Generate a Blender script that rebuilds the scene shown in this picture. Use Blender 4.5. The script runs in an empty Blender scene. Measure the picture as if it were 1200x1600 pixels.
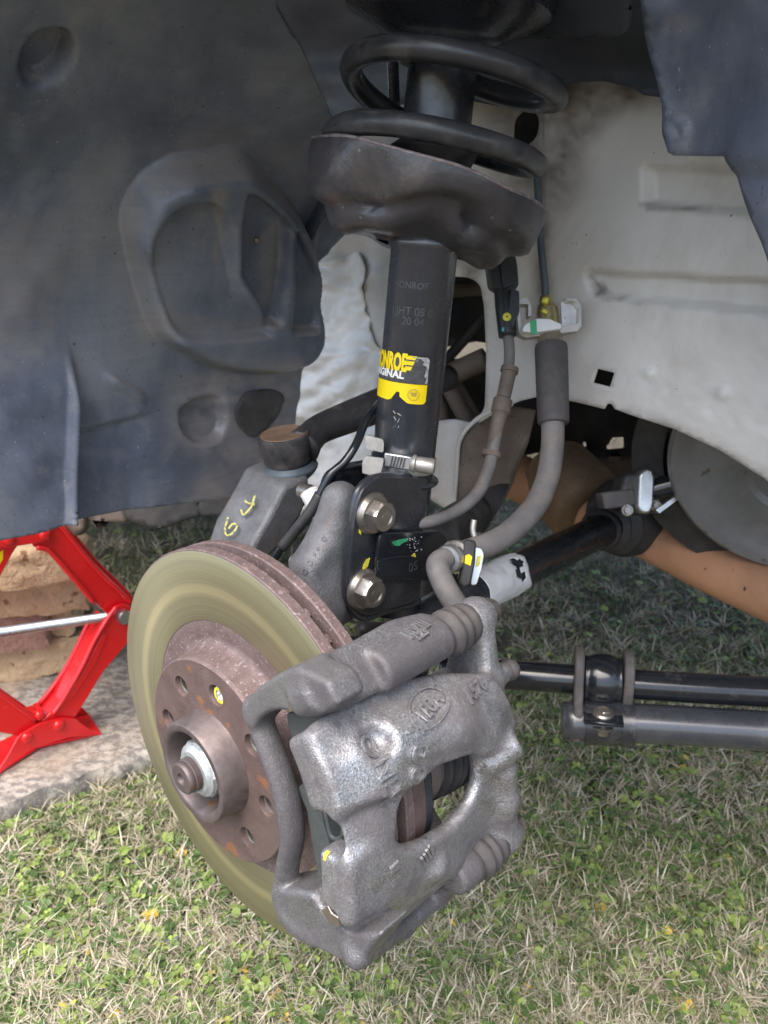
import bpy, math, random
import numpy as np
from mathutils import Vector, Matrix
from mathutils.bvhtree import BVHTree
from mathutils.geometry import delaunay_2d_cdt

# ---------------------------------------------------------------- camera, sky, sun, exposure
scene = bpy.context.scene
CAM_H = 0.68
PITCH = math.radians(20)
FPX, IW, IH = 1300.0, 1200.0, 1600.0
cam_d = bpy.data.cameras.new('camera')
cam = bpy.data.objects.new('camera', cam_d)
scene.collection.objects.link(cam)
cam.location = (0, 0, CAM_H)
cam.rotation_euler = (math.radians(90) - PITCH, 0, 0)
cam_d.sensor_fit = 'VERTICAL'
cam_d.sensor_height = 36.0
cam_d.lens = 36.0 * FPX / IH
cam_d.clip_start = 0.02
cam_d.clip_end = 500
cam_d.dof.use_dof = True
cam_d.dof.focus_distance = 0.50
cam_d.dof.aperture_fstop = 15.0
scene.camera = cam

SUN_EL, SUN_AZ = 62.0, 205.0      # azimuth measured clockwise from +Y: the sun is behind the camera, a little left
world = bpy.data.worlds.new('World')
scene.world = world
world.use_nodes = True
wn = world.node_tree.nodes
sky = wn.new('ShaderNodeTexSky')
sky.sky_type = 'NISHITA'
sky.sun_disc = False
sky.sun_elevation = math.radians(SUN_EL)
sky.sun_rotation = math.radians(SUN_AZ)
sky.air_density = 1.0
sky.dust_density = 3.0
sky.ozone_density = 1.0
bg = wn['Background']
bg.inputs['Strength'].default_value = 0.15
world.node_tree.links.new(sky.outputs[0], bg.inputs[0])
sun_d = bpy.data.lights.new('sun', 'SUN')
sun_d.energy = 1.5
sun_d.angle = math.radians(60)
sun_d.color = (1.0, 0.95, 0.88)
sun = bpy.data.objects.new('sun', sun_d)
scene.collection.objects.link(sun)
az, el = math.radians(SUN_AZ), math.radians(SUN_EL)
sdir = Vector((math.sin(az) * math.cos(el), math.cos(az) * math.cos(el), math.sin(el)))
sun.rotation_euler = sdir.to_track_quat('Z', 'Y').to_euler()
scene.view_settings.view_transform = 'Standard'
scene.view_settings.look = 'None'
scene.view_settings.gamma = 1
scene.view_settings.use_curve_mapping = False
scene.view_settings.exposure = 1.45

# ---------------------------------------------------------------- surveying helpers: photo pixel + distance -> metres
O = np.array([0, 0, CAM_H])
RM = np.array([[1, 0, 0], [0, -math.sin(PITCH), math.cos(PITCH)], [0, -math.cos(PITCH), -math.sin(PITCH)]])
def ray(px, py):
    return RM @ np.array([(px - 600) / FPX, (py - 800) / FPX, 1.0])
def P(px, py, z):
    return O + ray(px, py) * z
def proj(w):
    c = (np.asarray(w) - O) @ RM
    return np.stack([600 + FPX * c[..., 0] / c[..., 2], 800 + FPX * c[..., 1] / c[..., 2]], -1)
# the hub frame: s inboard along the axle, l to the front of the car, h up
C0 = np.array([-0.094, 0.45075, 0.35419])
AX = np.array([0.68784, 0.72586, 0.0]); LX = np.array([0.72586, -0.68784, 0.0]); HX = np.array([0, 0, 1.0])
BM = np.array([AX, LX, HX])
def W(s, l, h):
    return C0 + AX * s + LX * l + HX * h
def Wv(a):
    return C0 + np.asarray(a) @ BM
def toD(w):
    return (np.asarray(w) - C0) @ BM.T
def on(px, py, axis, val):
    d = BM @ ray(px, py); o = BM @ (O - C0)
    return o + d * (val - o[axis]) / d[axis]
def onW(px, py, axis, val):
    return Wv(on(px, py, axis, val))
def ground(px, py, z=0.0):
    r = ray(px, py)
    return O + r * ((z - CAM_H) / r[2])
def oncyl(px, py, r):
    d = BM @ ray(px, py); o = BM @ (O - C0)
    A = d[1]**2 + d[2]**2; b = o[1]*d[1] + o[2]*d[2]; c = o[1]**2 + o[2]**2 - r*r
    t = (-b - math.sqrt(max(b*b - A*c, 0))) / A
    w = o + d * t
    return w[0], math.atan2(w[2], w[1])

# ---------------------------------------------------------------- object helpers
COL = scene.collection
LOC = {}
def tag(o, label=None, cat=None, group=None, kind=None):
    if label: o['label'] = label
    if cat: o['category'] = cat
    if group: o['group'] = group
    if kind: o['kind'] = kind
    return o
def thing(name, label, cat, loc=(0, 0, 0), group=None):
    o = bpy.data.objects.new(name, None)
    COL.objects.link(o)
    o.empty_display_size = 0.02
    o.location = tuple(map(float, loc))
    LOC[o.name] = np.array(loc, float)
    return tag(o, label, cat, group)
def mesh(name, verts, faces, mat, parent=None, smooth=True, M=None, label=None, kind=None, angle=None, bevel=None, segs=2):
    """verts in world metres (or in the frame M, a 4x4 world matrix)"""
    me = bpy.data.meshes.new(name)
    v = np.asarray(verts, float)
    off = LOC[parent.name] if parent is not None else np.zeros(3)
    if M is None:
        v = v - off
    me.from_pydata(v.tolist(), [], [list(map(int, f)) for f in faces])
    o = bpy.data.objects.new(name, me)
    COL.objects.link(o)
    if parent is not None:
        o.parent = parent
        LOC[o.name] = off if M is None else np.zeros(3)
    if M is not None:
        o.matrix_basis = Matrix.Translation(Vector(-off)) @ Matrix(M.tolist())
    if mat is not None: me.materials.append(mat)
    if smooth:
        me.shade_smooth()
        if angle: me.set_sharp_from_angle(angle=math.radians(angle))
    else:
        me.shade_flat()
    if bevel:
        b = o.modifiers.new('bevel', 'BEVEL'); b.width = bevel; b.segments = segs; b.limit_method = 'ANGLE'; b.angle_limit = math.radians(35)
        b.harden_normals = False
        me.shade_smooth(); me.set_sharp_from_angle(angle=math.radians(50))
    if label: o['label'] = label
    if kind: o['kind'] = kind
    return o
class MB:
    def __init__(s): s.v = []; s.f = []
    def add(s, vf):
        b = len(s.v); s.v += [tuple(x) for x in vf[0]]; s.f += [[i + b for i in f] for f in vf[1]]; return s
    @property
    def vf(s): return s.v, s.f
def spline(pts, n=8):
    p = np.asarray(pts, float)
    if len(p) < 3: return p
    q = np.vstack([2*p[0]-p[1], p, 2*p[-1]-p[-2]])
    out = []
    for i in range(1, len(q) - 2):
        for t in np.linspace(0, 1, n, endpoint=False):
            a, b, c, d = q[i-1], q[i], q[i+1], q[i+2]
            out.append(0.5*((2*b) + (-a+c)*t + (2*a-5*b+4*c-d)*t*t + (-a+3*b-3*c+d)*t**3))
    out.append(p[-1])
    return np.array(out)
def frames(p):
    t = np.gradient(p, axis=0); t /= np.linalg.norm(t, axis=1)[:, None]
    u = np.cross(t[0], [0, 0, 1.0])
    if np.linalg.norm(u) < .05: u = np.cross(t[0], [1.0, 0, 0])
    us = []
    for i in range(len(p)):
        u = u - t[i]*np.dot(u, t[i]); u /= np.linalg.norm(u); us.append(u.copy())
    us = np.array(us)
    return t, us, np.cross(t, us)
def tube(pts, r, seg=14, smooth=6, cap=True):
    """r: number, or one radius per given point"""
    pts = np.asarray(pts, float)
    rr = np.full(len(pts), r, float) if np.isscalar(r) else np.asarray(r, float)
    if smooth and len(pts) > 2:
        q = spline(np.hstack([pts, rr[:, None]]), smooth); pts, rr = q[:, :3], q[:, 3]
    t, u, w = frames(pts)
    an = np.linspace(0, 2*math.pi, seg, endpoint=False)
    v = (pts[:, None] + rr[:, None, None]*(u[:, None]*np.cos(an)[None, :, None] + w[:, None]*np.sin(an)[None, :, None])).reshape(-1, 3)
    f = []
    for i in range(len(pts)-1):
        for k in range(seg):
            a, b = i*seg+k, i*seg+(k+1) % seg
            f.append([a, b, b+seg, a+seg])
    if cap:
        f.append(list(range(seg))[::-1]); f.append(list(range((len(pts)-1)*seg, len(pts)*seg)))
    return v.tolist(), f
def basis(axis, up=None):
    a = np.asarray(axis, float); a = a/np.linalg.norm(a)
    u = np.array([0, 0, 1.0]) if up is None else np.asarray(up, float)
    u = u - a*np.dot(a, u)
    if np.linalg.norm(u) < 1e-3: u = np.array([1.0, 0, 0]) - a*a[0]
    u /= np.linalg.norm(u)
    return a, u, np.cross(a, u)
def lathe(prof, origin, axis, seg=48, up=None, closed=False):
    """prof: (along axis, radius) pairs"""
    a, u, w = basis(axis, up); o = np.asarray(origin, float)
    an = np.linspace(0, 2*math.pi, seg, endpoint=False)
    v = []
    for d, r in prof:
        v += (o + a*d + max(r, 1e-5)*(u*np.cos(an)[:, None] + w*np.sin(an)[:, None])).tolist()
    f = []
    n = len(prof)
    for i in range(n if closed else n-1):
        j = (i+1) % n
        for k in range(seg):
            f.append([i*seg+k, j*seg+k, j*seg+(k+1) % seg, i*seg+(k+1) % seg])
    return v, f
def prism(poly3, thick_vec):
    """polygon of 3D points extruded along a vector, centred"""
    p = np.asarray(poly3, float); t = np.asarray(thick_vec, float)
    n = len(p)
    v = np.vstack([p - t/2, p + t/2])
    f = [list(range(n))[::-1], list(range(n, 2*n))] + [[i, (i+1) % n, n+(i+1) % n, n+i] for i in range(n)]
    return v.tolist(), f
def box(c, ax, ay, az):
    c, ax, ay, az = map(lambda q: np.asarray(q, float), (c, ax, ay, az))
    v = [c + sx*ax + sy*ay + sz*az for sz in (-1, 1) for sy in (-1, 1) for sx in (-1, 1)]
    return [x.tolist() for x in v], [[0, 2, 3, 1], [4, 5, 7, 6], [0, 1, 5, 4], [2, 6, 7, 3], [0, 4, 6, 2], [1, 3, 7, 5]]
def hexhead(o, axis, af, height, up=None, flange=None, fth=0.0):
    """hex bolt head with chamfer and round flange; o at the seating face"""
    m = MB()
    a, u, w = basis(axis, up)
    if flange:
        m.add(lathe([(0, 0), (0, flange), (fth*.6, flange), (fth*1.6, flange*.86), (fth*1.6, 0)], o, a, 40, up))
    r = af/2/math.cos(math.pi/6)
    base = fth*1.2 if flange else 0
    rows = [(base, r), (height*.86, r), (height, r*.84), (height, r*.6), (height*.93, r*.52), (height*.93, 0)]
    v = []; f = []
    for d, q in rows:
        an = np.linspace(0, 2*math.pi, 24, endpoint=False)
        apo = af/2 / np.cos(((an + math.pi/6) % (math.pi/3)) - math.pi/6)
        rad = apo if q == r else np.minimum(q, apo)
        if d == rows[1][0] and q == r: rad = np.minimum(apo, r*.995)
        rad = np.maximum(rad, 1e-5)
        v += (np.asarray(o) + a*d + rad[:, None]*(u*np.cos(an)[:, None] + w*np.sin(an)[:, None])).tolist()
    for i in range(len(rows)-1):
        for k in range(24):
            f.append([i*24+k, i*24+(k+1) % 24, (i+1)*24+(k+1) % 24, (i+1)*24+k])
    m.add((v, f))
    return m.vf

# ---- signed-distance modelling, meshed by surface nets (castings, forgings, moulded rubber)
def smin(a, b, k):
    h = np.clip(0.5 + 0.5*(b-a)/k, 0, 1)
    return b*(1-h) + a*h - k*h*(1-h)
def smax(a, b, k): return -smin(-a, -b, k)
def sd_cap(Q, a, b, ra, rb=None):
    rb = ra if rb is None else rb
    a = np.asarray(a, np.float32); b = np.asarray(b, np.float32)
    ba = b-a
    t = np.clip(((Q-a)@ba)/max(float(ba@ba), 1e-9), 0, 1)
    return np.linalg.norm(Q - a - t[..., None]*ba, axis=-1) - (ra + (rb-ra)*t)
def sd_cyl(Q, a, b, r, rnd=0.002):
    a = np.asarray(a, np.float32); b = np.asarray(b, np.float32)
    L = float(np.linalg.norm(b-a)); ax = (b-a)/L
    d = Q-a; y = d@ax
    x = np.sqrt(np.maximum((d*d).sum(-1) - y*y, 0))
    dx = x - (r-rnd); dy = np.abs(y-L/2) - (L/2-rnd)
    return np.minimum(np.maximum(dx, dy), 0) + np.hypot(np.maximum(dx, 0), np.maximum(dy, 0)) - rnd
def sd_box(Q, c, half, rot=None, rnd=0.002):
    d = Q - np.asarray(c, np.float32)
    if rot is not None: d = d @ np.asarray(rot, np.float32).T
    q = np.abs(d) - (np.asarray(half, np.float32) - rnd)
    return np.linalg.norm(np.maximum(q, 0), axis=-1) + np.minimum(q.max(-1), 0) - rnd
def sd_poly(x, y, poly):
    poly = np.asarray(poly, float)
    d = np.full(x.shape, 1e9, np.float32); sgn = np.ones(x.shape, np.float32)
    n = len(poly); j = n-1
    for i in range(n):
        ex, ey = poly[j]-poly[i]
        wx, wy = x-poly[i][0], y-poly[i][1]
        t = np.clip((wx*ex+wy*ey)/(ex*ex+ey*ey+1e-12), 0, 1)
        d = np.minimum(d, (wx-ex*t)**2 + (wy-ey*t)**2)
        c1 = y >= poly[i][1]; c2 = y < poly[j][1]; c3 = ex*wy > ey*wx
        flip = (c1 & c2 & c3) | (~c1 & ~c2 & ~c3)
        sgn = np.where(flip, -sgn, sgn)
        j = i
    return sgn*np.sqrt(d)
def nets(fn, lo, hi, h):
    lo = np.asarray(lo, float); hi = np.asarray(hi, float)
    n = np.ceil((hi-lo)/h).astype(int)+1
    g = np.stack(np.meshgrid(*[lo[k]+h*np.arange(n[k]) for k in range(3)], indexing='ij'), -1).astype(np.float32)
    D = fn(g).astype(np.float32)
    S = D < 0
    cor = [(i, j, k) for i in (0, 1) for j in (0, 1) for k in (0, 1)]
    sl = lambda A, c: A[c[0]:A.shape[0]-1+c[0], c[1]:A.shape[1]-1+c[1], c[2]:A.shape[2]-1+c[2]]
    cnt = sum(sl(S, c).astype(np.int8) for c in cor)
    act = (cnt > 0) & (cnt < 8)
    idx = -np.ones(act.shape, int); ii = np.argwhere(act); idx[act] = np.arange(len(ii))
    acc = np.zeros((len(ii), 3)); w = np.zeros(len(ii))
    for a in range(8):
        for b in range(a+1, 8):
            ca, cb = np.array(cor[a]), np.array(cor[b])
            if abs(ca-cb).sum() != 1: continue
            da = D[tuple((ii+ca).T)]; db = D[tuple((ii+cb).T)]
            m = (da < 0) != (db < 0)
            t = np.where(m, da/np.where(m, da-db, 1), 0)
            acc += np.where(m[:, None], ca+(cb-ca)*t[:, None], 0); w += m
    v = lo + h*(ii + acc/w[:, None])
    f = []
    for ax in range(3):
        b, c = (ax+1) % 3, (ax+2) % 3
        A = np.moveaxis(S, ax, 0)
        e = np.argwhere(A[:-1] != A[1:])
        full = np.zeros_like(e); full[:, 0] = e[:, 0]
        others = [k for k in range(3) if k != ax]
        g3 = np.zeros((len(e), 3), int); g3[:, ax] = e[:, 0]; g3[:, others[0]] = e[:, 1]; g3[:, others[1]] = e[:, 2]
        ok = (g3[:, b] > 0) & (g3[:, c] > 0) & (g3[:, b] < n[b]-1) & (g3[:, c] < n[c]-1)
        g3 = g3[ok]
        s0 = S[tuple(g3.T)]
        db = np.zeros(3, int); db[b] = 1; dc = np.zeros(3, int); dc[c] = 1
        q = np.stack([idx[tuple((g3-db-dc).T)], idx[tuple((g3-dc).T)], idx[tuple(g3.T)], idx[tuple((g3-db).T)]], 1)
        q[~s0] = q[~s0][:, ::-1]
        f.append(q)
    return v, np.vstack(f)
def relax(v, f, it=2, lam=.5):
    v = v.copy()
    e = np.vstack([f[:, [0, 1]], f[:, [1, 2]], f[:, [2, 3]], f[:, [3, 0]]])
    for _ in range(it):
        s = np.zeros_like(v); c = np.zeros(len(v))
        np.add.at(s, e[:, 0], v[e[:, 1]]); np.add.at(c, e[:, 0], 1)
        np.add.at(s, e[:, 1], v[e[:, 0]]); np.add.at(c, e[:, 1], 1)
        v = v*(1-lam) + lam*s/np.maximum(c, 1)[:, None]
    return v
def sdf_obj(name, fn, lo, hi, h, mat, parent, hub=False, it=1, **k):
    v, f = nets(fn, lo, hi, h)
    v = relax(v, f, it)
    if hub: v = Wv(v)
    return mesh(name, v, f, mat, parent, **k)

# ---- sheet-metal / moulded panels: outline and reliefs surveyed in the photo, laid on a real surface
def densify(poly, step):
    out = []
    n = len(poly)
    for i in range(n):
        a, b = np.array(poly[i], float), np.array(poly[(i+1) % n], float)
        m = max(1, int(np.linalg.norm(b-a)/step))
        for k in range(m): out.append(tuple(a+(b-a)*k/m))
    return out
def rounded(poly, r=6, n=4):
    out = []
    m = len(poly)
    for i in range(m):
        p0, p1, p2 = [np.array(poly[j % m], float) for j in (i-1, i, i+1)]
        a = p0-p1; b = p2-p1; la, lb = np.linalg.norm(a), np.linalg.norm(b)
        q = min(r, la*.45, lb*.45)
        s, e = p1+a/la*q, p1+b/lb*q
        for t in np.linspace(0, 1, n+1):
            out.append(tuple((1-t)**2*s + 2*t*(1-t)*p1 + t*t*e))
    return out
def panel(name, outline, lift, mat, parent, step=8, holes=(), relief=None, thick=0.002, edge_step=4, **k):
    """lift(px,py arrays)->(N,3) world points and (N,3) normals; relief(px,py)->metres along the normal"""
    ol = densify(outline, edge_step)
    loops = [ol] + [densify(hh, edge_step) for hh in holes]
    x = np.array([p[0] for p in ol]); y = np.array([p[1] for p in ol])
    gx, gy = np.meshgrid(np.arange(x.min(), x.max(), step), np.arange(y.min(), y.max(), step))
    gx = gx.ravel() + ((np.arange(gx.size)//gx.shape[1]) % 2)*step*.5; gy = gy.ravel()
    d = sd_poly(gx, gy, ol)
    keep = d < -step*.45
    for hh in loops[1:]: keep &= sd_poly(gx, gy, hh) > step*.45
    pts = [Vector(p) for l in loops for p in l]
    edges = []; b = 0
    for l in loops:
        edges += [(b+i, b+(i+1) % len(l)) for i in range(len(l))]; b += len(l)
    pts += [Vector((p, q)) for p, q in zip(gx[keep], gy[keep])]
    vo, eo, fo, *_ = delaunay_2d_cdt(pts, edges, [], 0, 1e-4)
    vo = np.array([[p.x, p.y] for p in vo])
    cen = np.array([vo[list(t)].mean(0) for t in fo])
    ok = sd_poly(cen[:, 0], cen[:, 1], ol) < 0
    for hh in loops[1:]: ok &= sd_poly(cen[:, 0], cen[:, 1], hh) > 0
    fo = [list(t) for t, q in zip(fo, ok) if q]
    w, nrm = lift(vo[:, 0], vo[:, 1])
    if relief is not None: w = w + nrm*relief(vo[:, 0], vo[:, 1])[:, None]
    o = mesh(name, w, fo, mat, parent, **k)
    if thick:
        s = o.modifiers.new('sheet', 'SOLIDIFY'); s.thickness = thick; s.offset = 0
    return o
def rays(px, py):
    q = np.stack([(px-600)/FPX, (py-800)/FPX, np.ones_like(px)], -1)
    return q @ RM.T
def lift_plane(axis, val, sign=-1):
    """plane of the hub frame; val may be a function of (px,py)"""
    def f(px, py):
        d = rays(px, py) @ BM.T; o = BM @ (O-C0)
        v = val(px, py) if callable(val) else val
        t = (v - o[axis])/d[:, axis]
        return Wv(o + d*t[:, None]), np.tile(BM[axis]*sign, (len(px), 1))
    return f
def lift_depth(zf):
    def f(px, py):
        z = zf(px, py) if callable(zf) else np.full(px.shape, zf)
        d = rays(px, py)
        return O + d*z[:, None], np.tile(-RM[:, 2], (len(px), 1))
    return f
def sstep(a, b, x):
    t = np.clip((x-a)/(b-a), 0, 1); return t*t*(3-2*t)
def vnoise(x, y, seed=0):
    rs = np.random.RandomState(seed); T = rs.rand(64, 64)
    xi = np.floor(x).astype(int); yi = np.floor(y).astype(int)
    fx = x-xi; fy = y-yi; fx = fx*fx*(3-2*fx); fy = fy*fy*(3-2*fy)
    g = lambda a, b: T[a % 64, b % 64]
    return (g(xi, yi)*(1-fx)+g(xi+1, yi)*fx)*(1-fy) + (g(xi, yi+1)*(1-fx)+g(xi+1, yi+1)*fx)*fy

# ---- lettering: raised or printed, mapped by a function from text plane to space
def text_vf(txt, size, extrude=0.0, bold=0.0, res=3):
    cu = bpy.data.curves.new('lettering', 'FONT')
    cu.body = txt; cu.size = size; cu.extrude = extrude; cu.offset = bold; cu.resolution_u = res
    cu.align_x = 'CENTER'; cu.align_y = 'CENTER'
    o = bpy.data.objects.new('lettering', cu)
    COL.objects.link(o)
    dg = bpy.context.evaluated_depsgraph_get(); dg.update()
    me = o.evaluated_get(dg).to_mesh()
    v = [tuple(p.co) for p in me.vertices]; f = [list(p.vertices) for p in me.polygons]
    o.evaluated_get(dg).to_mesh_clear()
    bpy.data.objects.remove(o); bpy.data.curves.remove(cu)
    return v, f

# ---------------------------------------------------------------- materials
class NT:
    def __init__(s, name):
        s.m = bpy.data.materials.new(name); s.m.use_nodes = True
        s.t = s.m.node_tree; s.b = s.t.nodes['Principled BSDF']
        s.tc = s.t.nodes.new('ShaderNodeTexCoord')
    def n(s, typ, **kw):
        x = s.t.nodes.new(typ)
        for k, v in kw.items(): setattr(x, k, v)
        return x
    def link(s, a, b): s.t.links.new(a, b)
    def noise(s, scale, detail=4, rough=.6, vec=None, dist=0.0):
        x = s.n('ShaderNodeTexNoise'); x.inputs['Scale'].default_value = scale; x.inputs['Detail'].default_value = detail
        x.inputs['Roughness'].default_value = rough; x.inputs['Distortion'].default_value = dist
        s.link(vec if vec is not None else s.tc.outputs['Object'], x.inputs['Vector']); return x.outputs['Fac']
    def ramp(s, fac, stops):
        x = s.n('ShaderNodeValToRGB'); e = x.color_ramp.elements
        while len(e) < len(stops): e.new(.5)
        for el_, (p, c) in zip(e, stops):
            el_.position = p; el_.color = (c, c, c, 1) if np.isscalar(c) else (*c, 1)
        s.link(fac, x.inputs['Fac']); return x.outputs['Color']
    def mix(s, fac, a, b):
        x = s.n('ShaderNodeMix', data_type='RGBA')
        for sock, val in ((x.inputs[0], fac), (x.inputs[6], a), (x.inputs[7], b)):
            if hasattr(val, 'is_output'): s.link(val, sock)
            else: sock.default_value = val if np.isscalar(val) else (*val, 1)
        return x.outputs[2]
    def math(s, op, a, b=0.0):
        x = s.n('ShaderNodeMath', operation=op)
        for sock, val in ((x.inputs[0], a), (x.inputs[1], b)):
            if hasattr(val, 'is_output'): s.link(val, sock)
            else: sock.default_value = val
        return x.outputs[0]
    def bump(s, h, strength, dist):
        x = s.n('ShaderNodeBump'); x.inputs['Strength'].default_value = strength; x.inputs['Distance'].default_value = dist
        s.link(h, x.inputs['Height'])
        if s.b.inputs['Normal'].is_linked: s.link(s.b.inputs['Normal'].links[0].from_socket, x.inputs['Normal'])
        s.link(x.outputs[0], s.b.inputs['Normal'])
    def set(s, **k):
        for a, v in k.items():
            sock = s.b.inputs[{'col': 'Base Color', 'rough': 'Roughness', 'metal': 'Metallic', 'spec': 'Specular IOR Level', 'coat': 'Coat Weight', 'sheen': 'Sheen Weight'}[a]]
            if hasattr(v, 'is_output'): s.link(v, sock)
            else: sock.default_value = v if np.isscalar(v) else (*v, 1)
def mat(name, c1, c2=None, scale=40, rough=(.4, .6), metal=0.0, bump=0.0, bscale=400, bdist=.0006, spots=None, spec=.5, coat=0.0, dust=None):
    """two-tone surface with fine relief; spots=(colour, scale, threshold), dust=(colour, amount) settles on it in cloudy patches"""
    t = NT(name)
    c2 = c2 or c1
    n1 = t.noise(scale, 5, .65)
    col = t.ramp(n1, [(.3, c1), (.7, c2)])
    if dust:
        d = t.ramp(t.noise(scale*.45, 6, .7, dist=.6), [(.62-dust[1]*.4, 0.0), (.75, 1.0)])
        col = t.mix(t.math('MULTIPLY', d, .85), col, dust[0])
    if spots:
        s_ = t.ramp(t.noise(spots[1], 3, .5), [(spots[2], 0.0), (spots[2]+.05, 1.0)])
        col = t.mix(s_, col, spots[0])
    r = t.ramp(t.noise(scale*2.3, 4, .6), [(.3, rough[0]), (.7, rough[1])])
    t.set(col=col, rough=r, metal=metal, spec=spec, coat=coat)
    if bump: t.bump(t.noise(bscale, 3, .6), bump, bdist)
    return t.m

M = {}
M['black_paint'] = mat('black_paint', (.018, .020, .025), (.030, .032, .038), 60, (.22, .34), 0, .12, 700, .0002, coat=.1, dust=((.10, .095, .09), .12), spec=.6)
M['black_gloss'] = mat('black_gloss', (.010, .012, .016), (.016, .018, .022), 60, (.14, .22), 0, .05, 500, .0002, spec=.6, dust=((.07, .07, .07), .05))
M['strut_paint'] = mat('strut_paint', (.030, .033, .041), (.048, .052, .062), 45, (.24, .34), 0, .10, 900, .0002, spec=.8, coat=.3, dust=((.09, .085, .08), .10))
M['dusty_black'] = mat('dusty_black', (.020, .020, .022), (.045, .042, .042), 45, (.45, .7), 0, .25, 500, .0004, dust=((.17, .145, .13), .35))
M['rubber'] = mat('rubber', (.055, .05, .05), (.10, .09, .088), 60, (.55, .75), 0, .15, 900, .0002, dust=((.17, .145, .125), .25))
M['rubber_dark'] = mat('rubber_dark', (.02, .02, .022), (.05, .046, .045), 60, (.5, .7), 0, .15, 900, .0002)
M['hose_rubber'] = mat('hose_rubber', (.115, .11, .11), (.20, .185, .175), 45, (.55, .75), 0, .2, 900, .0002, dust=((.26, .22, .18), .3))
M['grommet'] = mat('grommet', (.09, .075, .065), (.19, .15, .12), 60, (.6, .8), 0, .15, 900, .0002)
M['wing_paint'] = mat('wing_paint', (.60, .59, .56), (.70, .69, .66), 9, (.38, .55), 0, .05, 150, .0003, spots=((.16, .14, .12), 230, .72), dust=((.34, .30, .265), .30), coat=.1)
def stained(m_, c):
    t_ = m_.node_tree; b_ = t_.nodes['Principled BSDF']; src = b_.inputs['Base Color'].links[0].from_socket
    at = t_.nodes.new('ShaderNodeAttribute'); at.attribute_name = 'grime'
    mx = t_.nodes.new('ShaderNodeMix'); mx.data_type = 'RGBA'; mx.inputs[7].default_value = (*c, 1)
    t_.links.new(at.outputs['Fac'], mx.inputs[0]); t_.links.new(src, mx.inputs[6]); t_.links.new(mx.outputs[2], b_.inputs['Base Color'])
    return m_
M['wing_stained'] = stained(mat('wing_stained', (.60, .59, .56), (.70, .69, .66), 9, (.36, .55), 0, .05, 150, .0003, spots=((.16, .14, .12), 230, .72), dust=((.38, .34, .30), .28), coat=.1), (.20, .175, .16))
M['sealant'] = mat('sealant', (.64, .635, .61), (.76, .755, .73), 30, (.35, .5), 0, .35, 120, .002, dust=((.40, .36, .31), .25))
M['tar'] = mat('tar', (.035, .042, .055), (.07, .078, .095), 12, (.45, .65), 0, .3, 120, .002)
M['under_brown'] = mat('under_brown', (.10, .078, .062), (.19, .145, .115), 40, (.6, .8), 0, .3, 300, .0006, spots=((.05, .04, .035), 160, .66))
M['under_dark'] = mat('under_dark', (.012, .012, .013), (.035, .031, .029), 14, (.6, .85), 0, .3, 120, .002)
M['orange_primer'] = mat('orange_primer', (.42, .215, .12), (.54, .29, .17), 12, (.5, .65), 0, .3, 60, .002, spots=((.08, .04, .025), 150, .70), dust=((.26, .15, .09), .35))
M['rust'] = mat('rust', (.095, .062, .055), (.185, .122, .108), 60, (.55, .75), .25, .7, 900, .0007, spots=((.28, .13, .06), 45, .66), dust=((.165, .122, .108), .35))
M['rust_mauve'] = mat('rust_mauve', (.145, .103, .096), (.235, .168, .158), 110, (.5, .7), .3, .8, 1000, .0007, spots=((.31, .25, .25), 420, .60), dust=((.135, .095, .088), .35))
M['hub_steel'] = mat('hub_steel', (.115, .088, .082), (.19, .155, .148), 70, (.4, .6), .5, .3, 800, .0004, spots=((.23, .12, .05), 60, .63), dust=((.26, .21, .20), .25))
M['cast_grey'] = mat('cast_grey', (.11, .112, .118), (.21, .212, .22), 60, (.45, .65), .3, .8, 700, .0009, spots=((.30, .29, .30), 800, .70), dust=((.15, .115, .10), .25))
M['bolt_zinc'] = mat('bolt_zinc', (.27, .245, .215), (.38, .35, .315), 120, (.28, .4), .85, .2, 900, .0003)
M['bright_zinc'] = mat('bright_zinc', (.55, .55, .55), (.72, .72, .70), 90, (.25, .4), .9, .15, 700, .0002, dust=((.45, .42, .36), .15))
M['white_nut'] = mat('white_nut', (.46, .49, .49), (.62, .65, .645), 200, (.35, .5), .55, .5, 700, .0006, spots=((.3, .32, .31), 350, .66))
M['steel'] = mat('steel', (.42, .43, .44), (.56, .57, .58), 90, (.25, .4), .95, .1, 600, .0002)
M['brass_zinc'] = mat('brass_zinc', (.50, .43, .24), (.60, .52, .30), 90, (.25, .4), .9, .1, 600, .0002)
M['bracket_grey'] = mat('bracket_grey', (.42, .40, .36), (.58, .55, .50), 70, (.35, .5), .7, .15, 500, .0003, dust=((.32, .28, .23), .3))
M['pad_plate'] = mat('pad_plate', (.075, .082, .08), (.11, .12, .115), 120, (.45, .6), .2, .2, 700, .0003)
M['pad_back'] = mat('pad_back', (.02, .024, .028), (.035, .04, .045), 90, (.35, .5), 0, .1, 500, .0002)
M['red_paint'] = mat('red_paint', (.60, .008, .012), (.68, .014, .018), 12, (.18, .30), 0, .12, 60, .001, coat=.2, spots=((.22, .03, .03), 190, .71), dust=((.44, .03, .03), .25))
M['yellow_print'] = mat('yellow_print', (.85, .62, .0), (.88, .66, .0), 30, (.35, .45))
M['yellow_mark'] = mat('yellow_mark', (.72, .62, .04), (.80, .74, .10), 200, (.45, .6), spots=((.25, .24, .08), 500, .62))
M['yellow_faded'] = mat('yellow_faded', (.45, .42, .12), (.6, .56, .16), 300, (.5, .7), spots=((.12, .12, .10), 500, .55))
M['green_mark'] = mat('green_mark', (.03, .32, .13), (.06, .40, .18), 200, (.4, .5))
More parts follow.
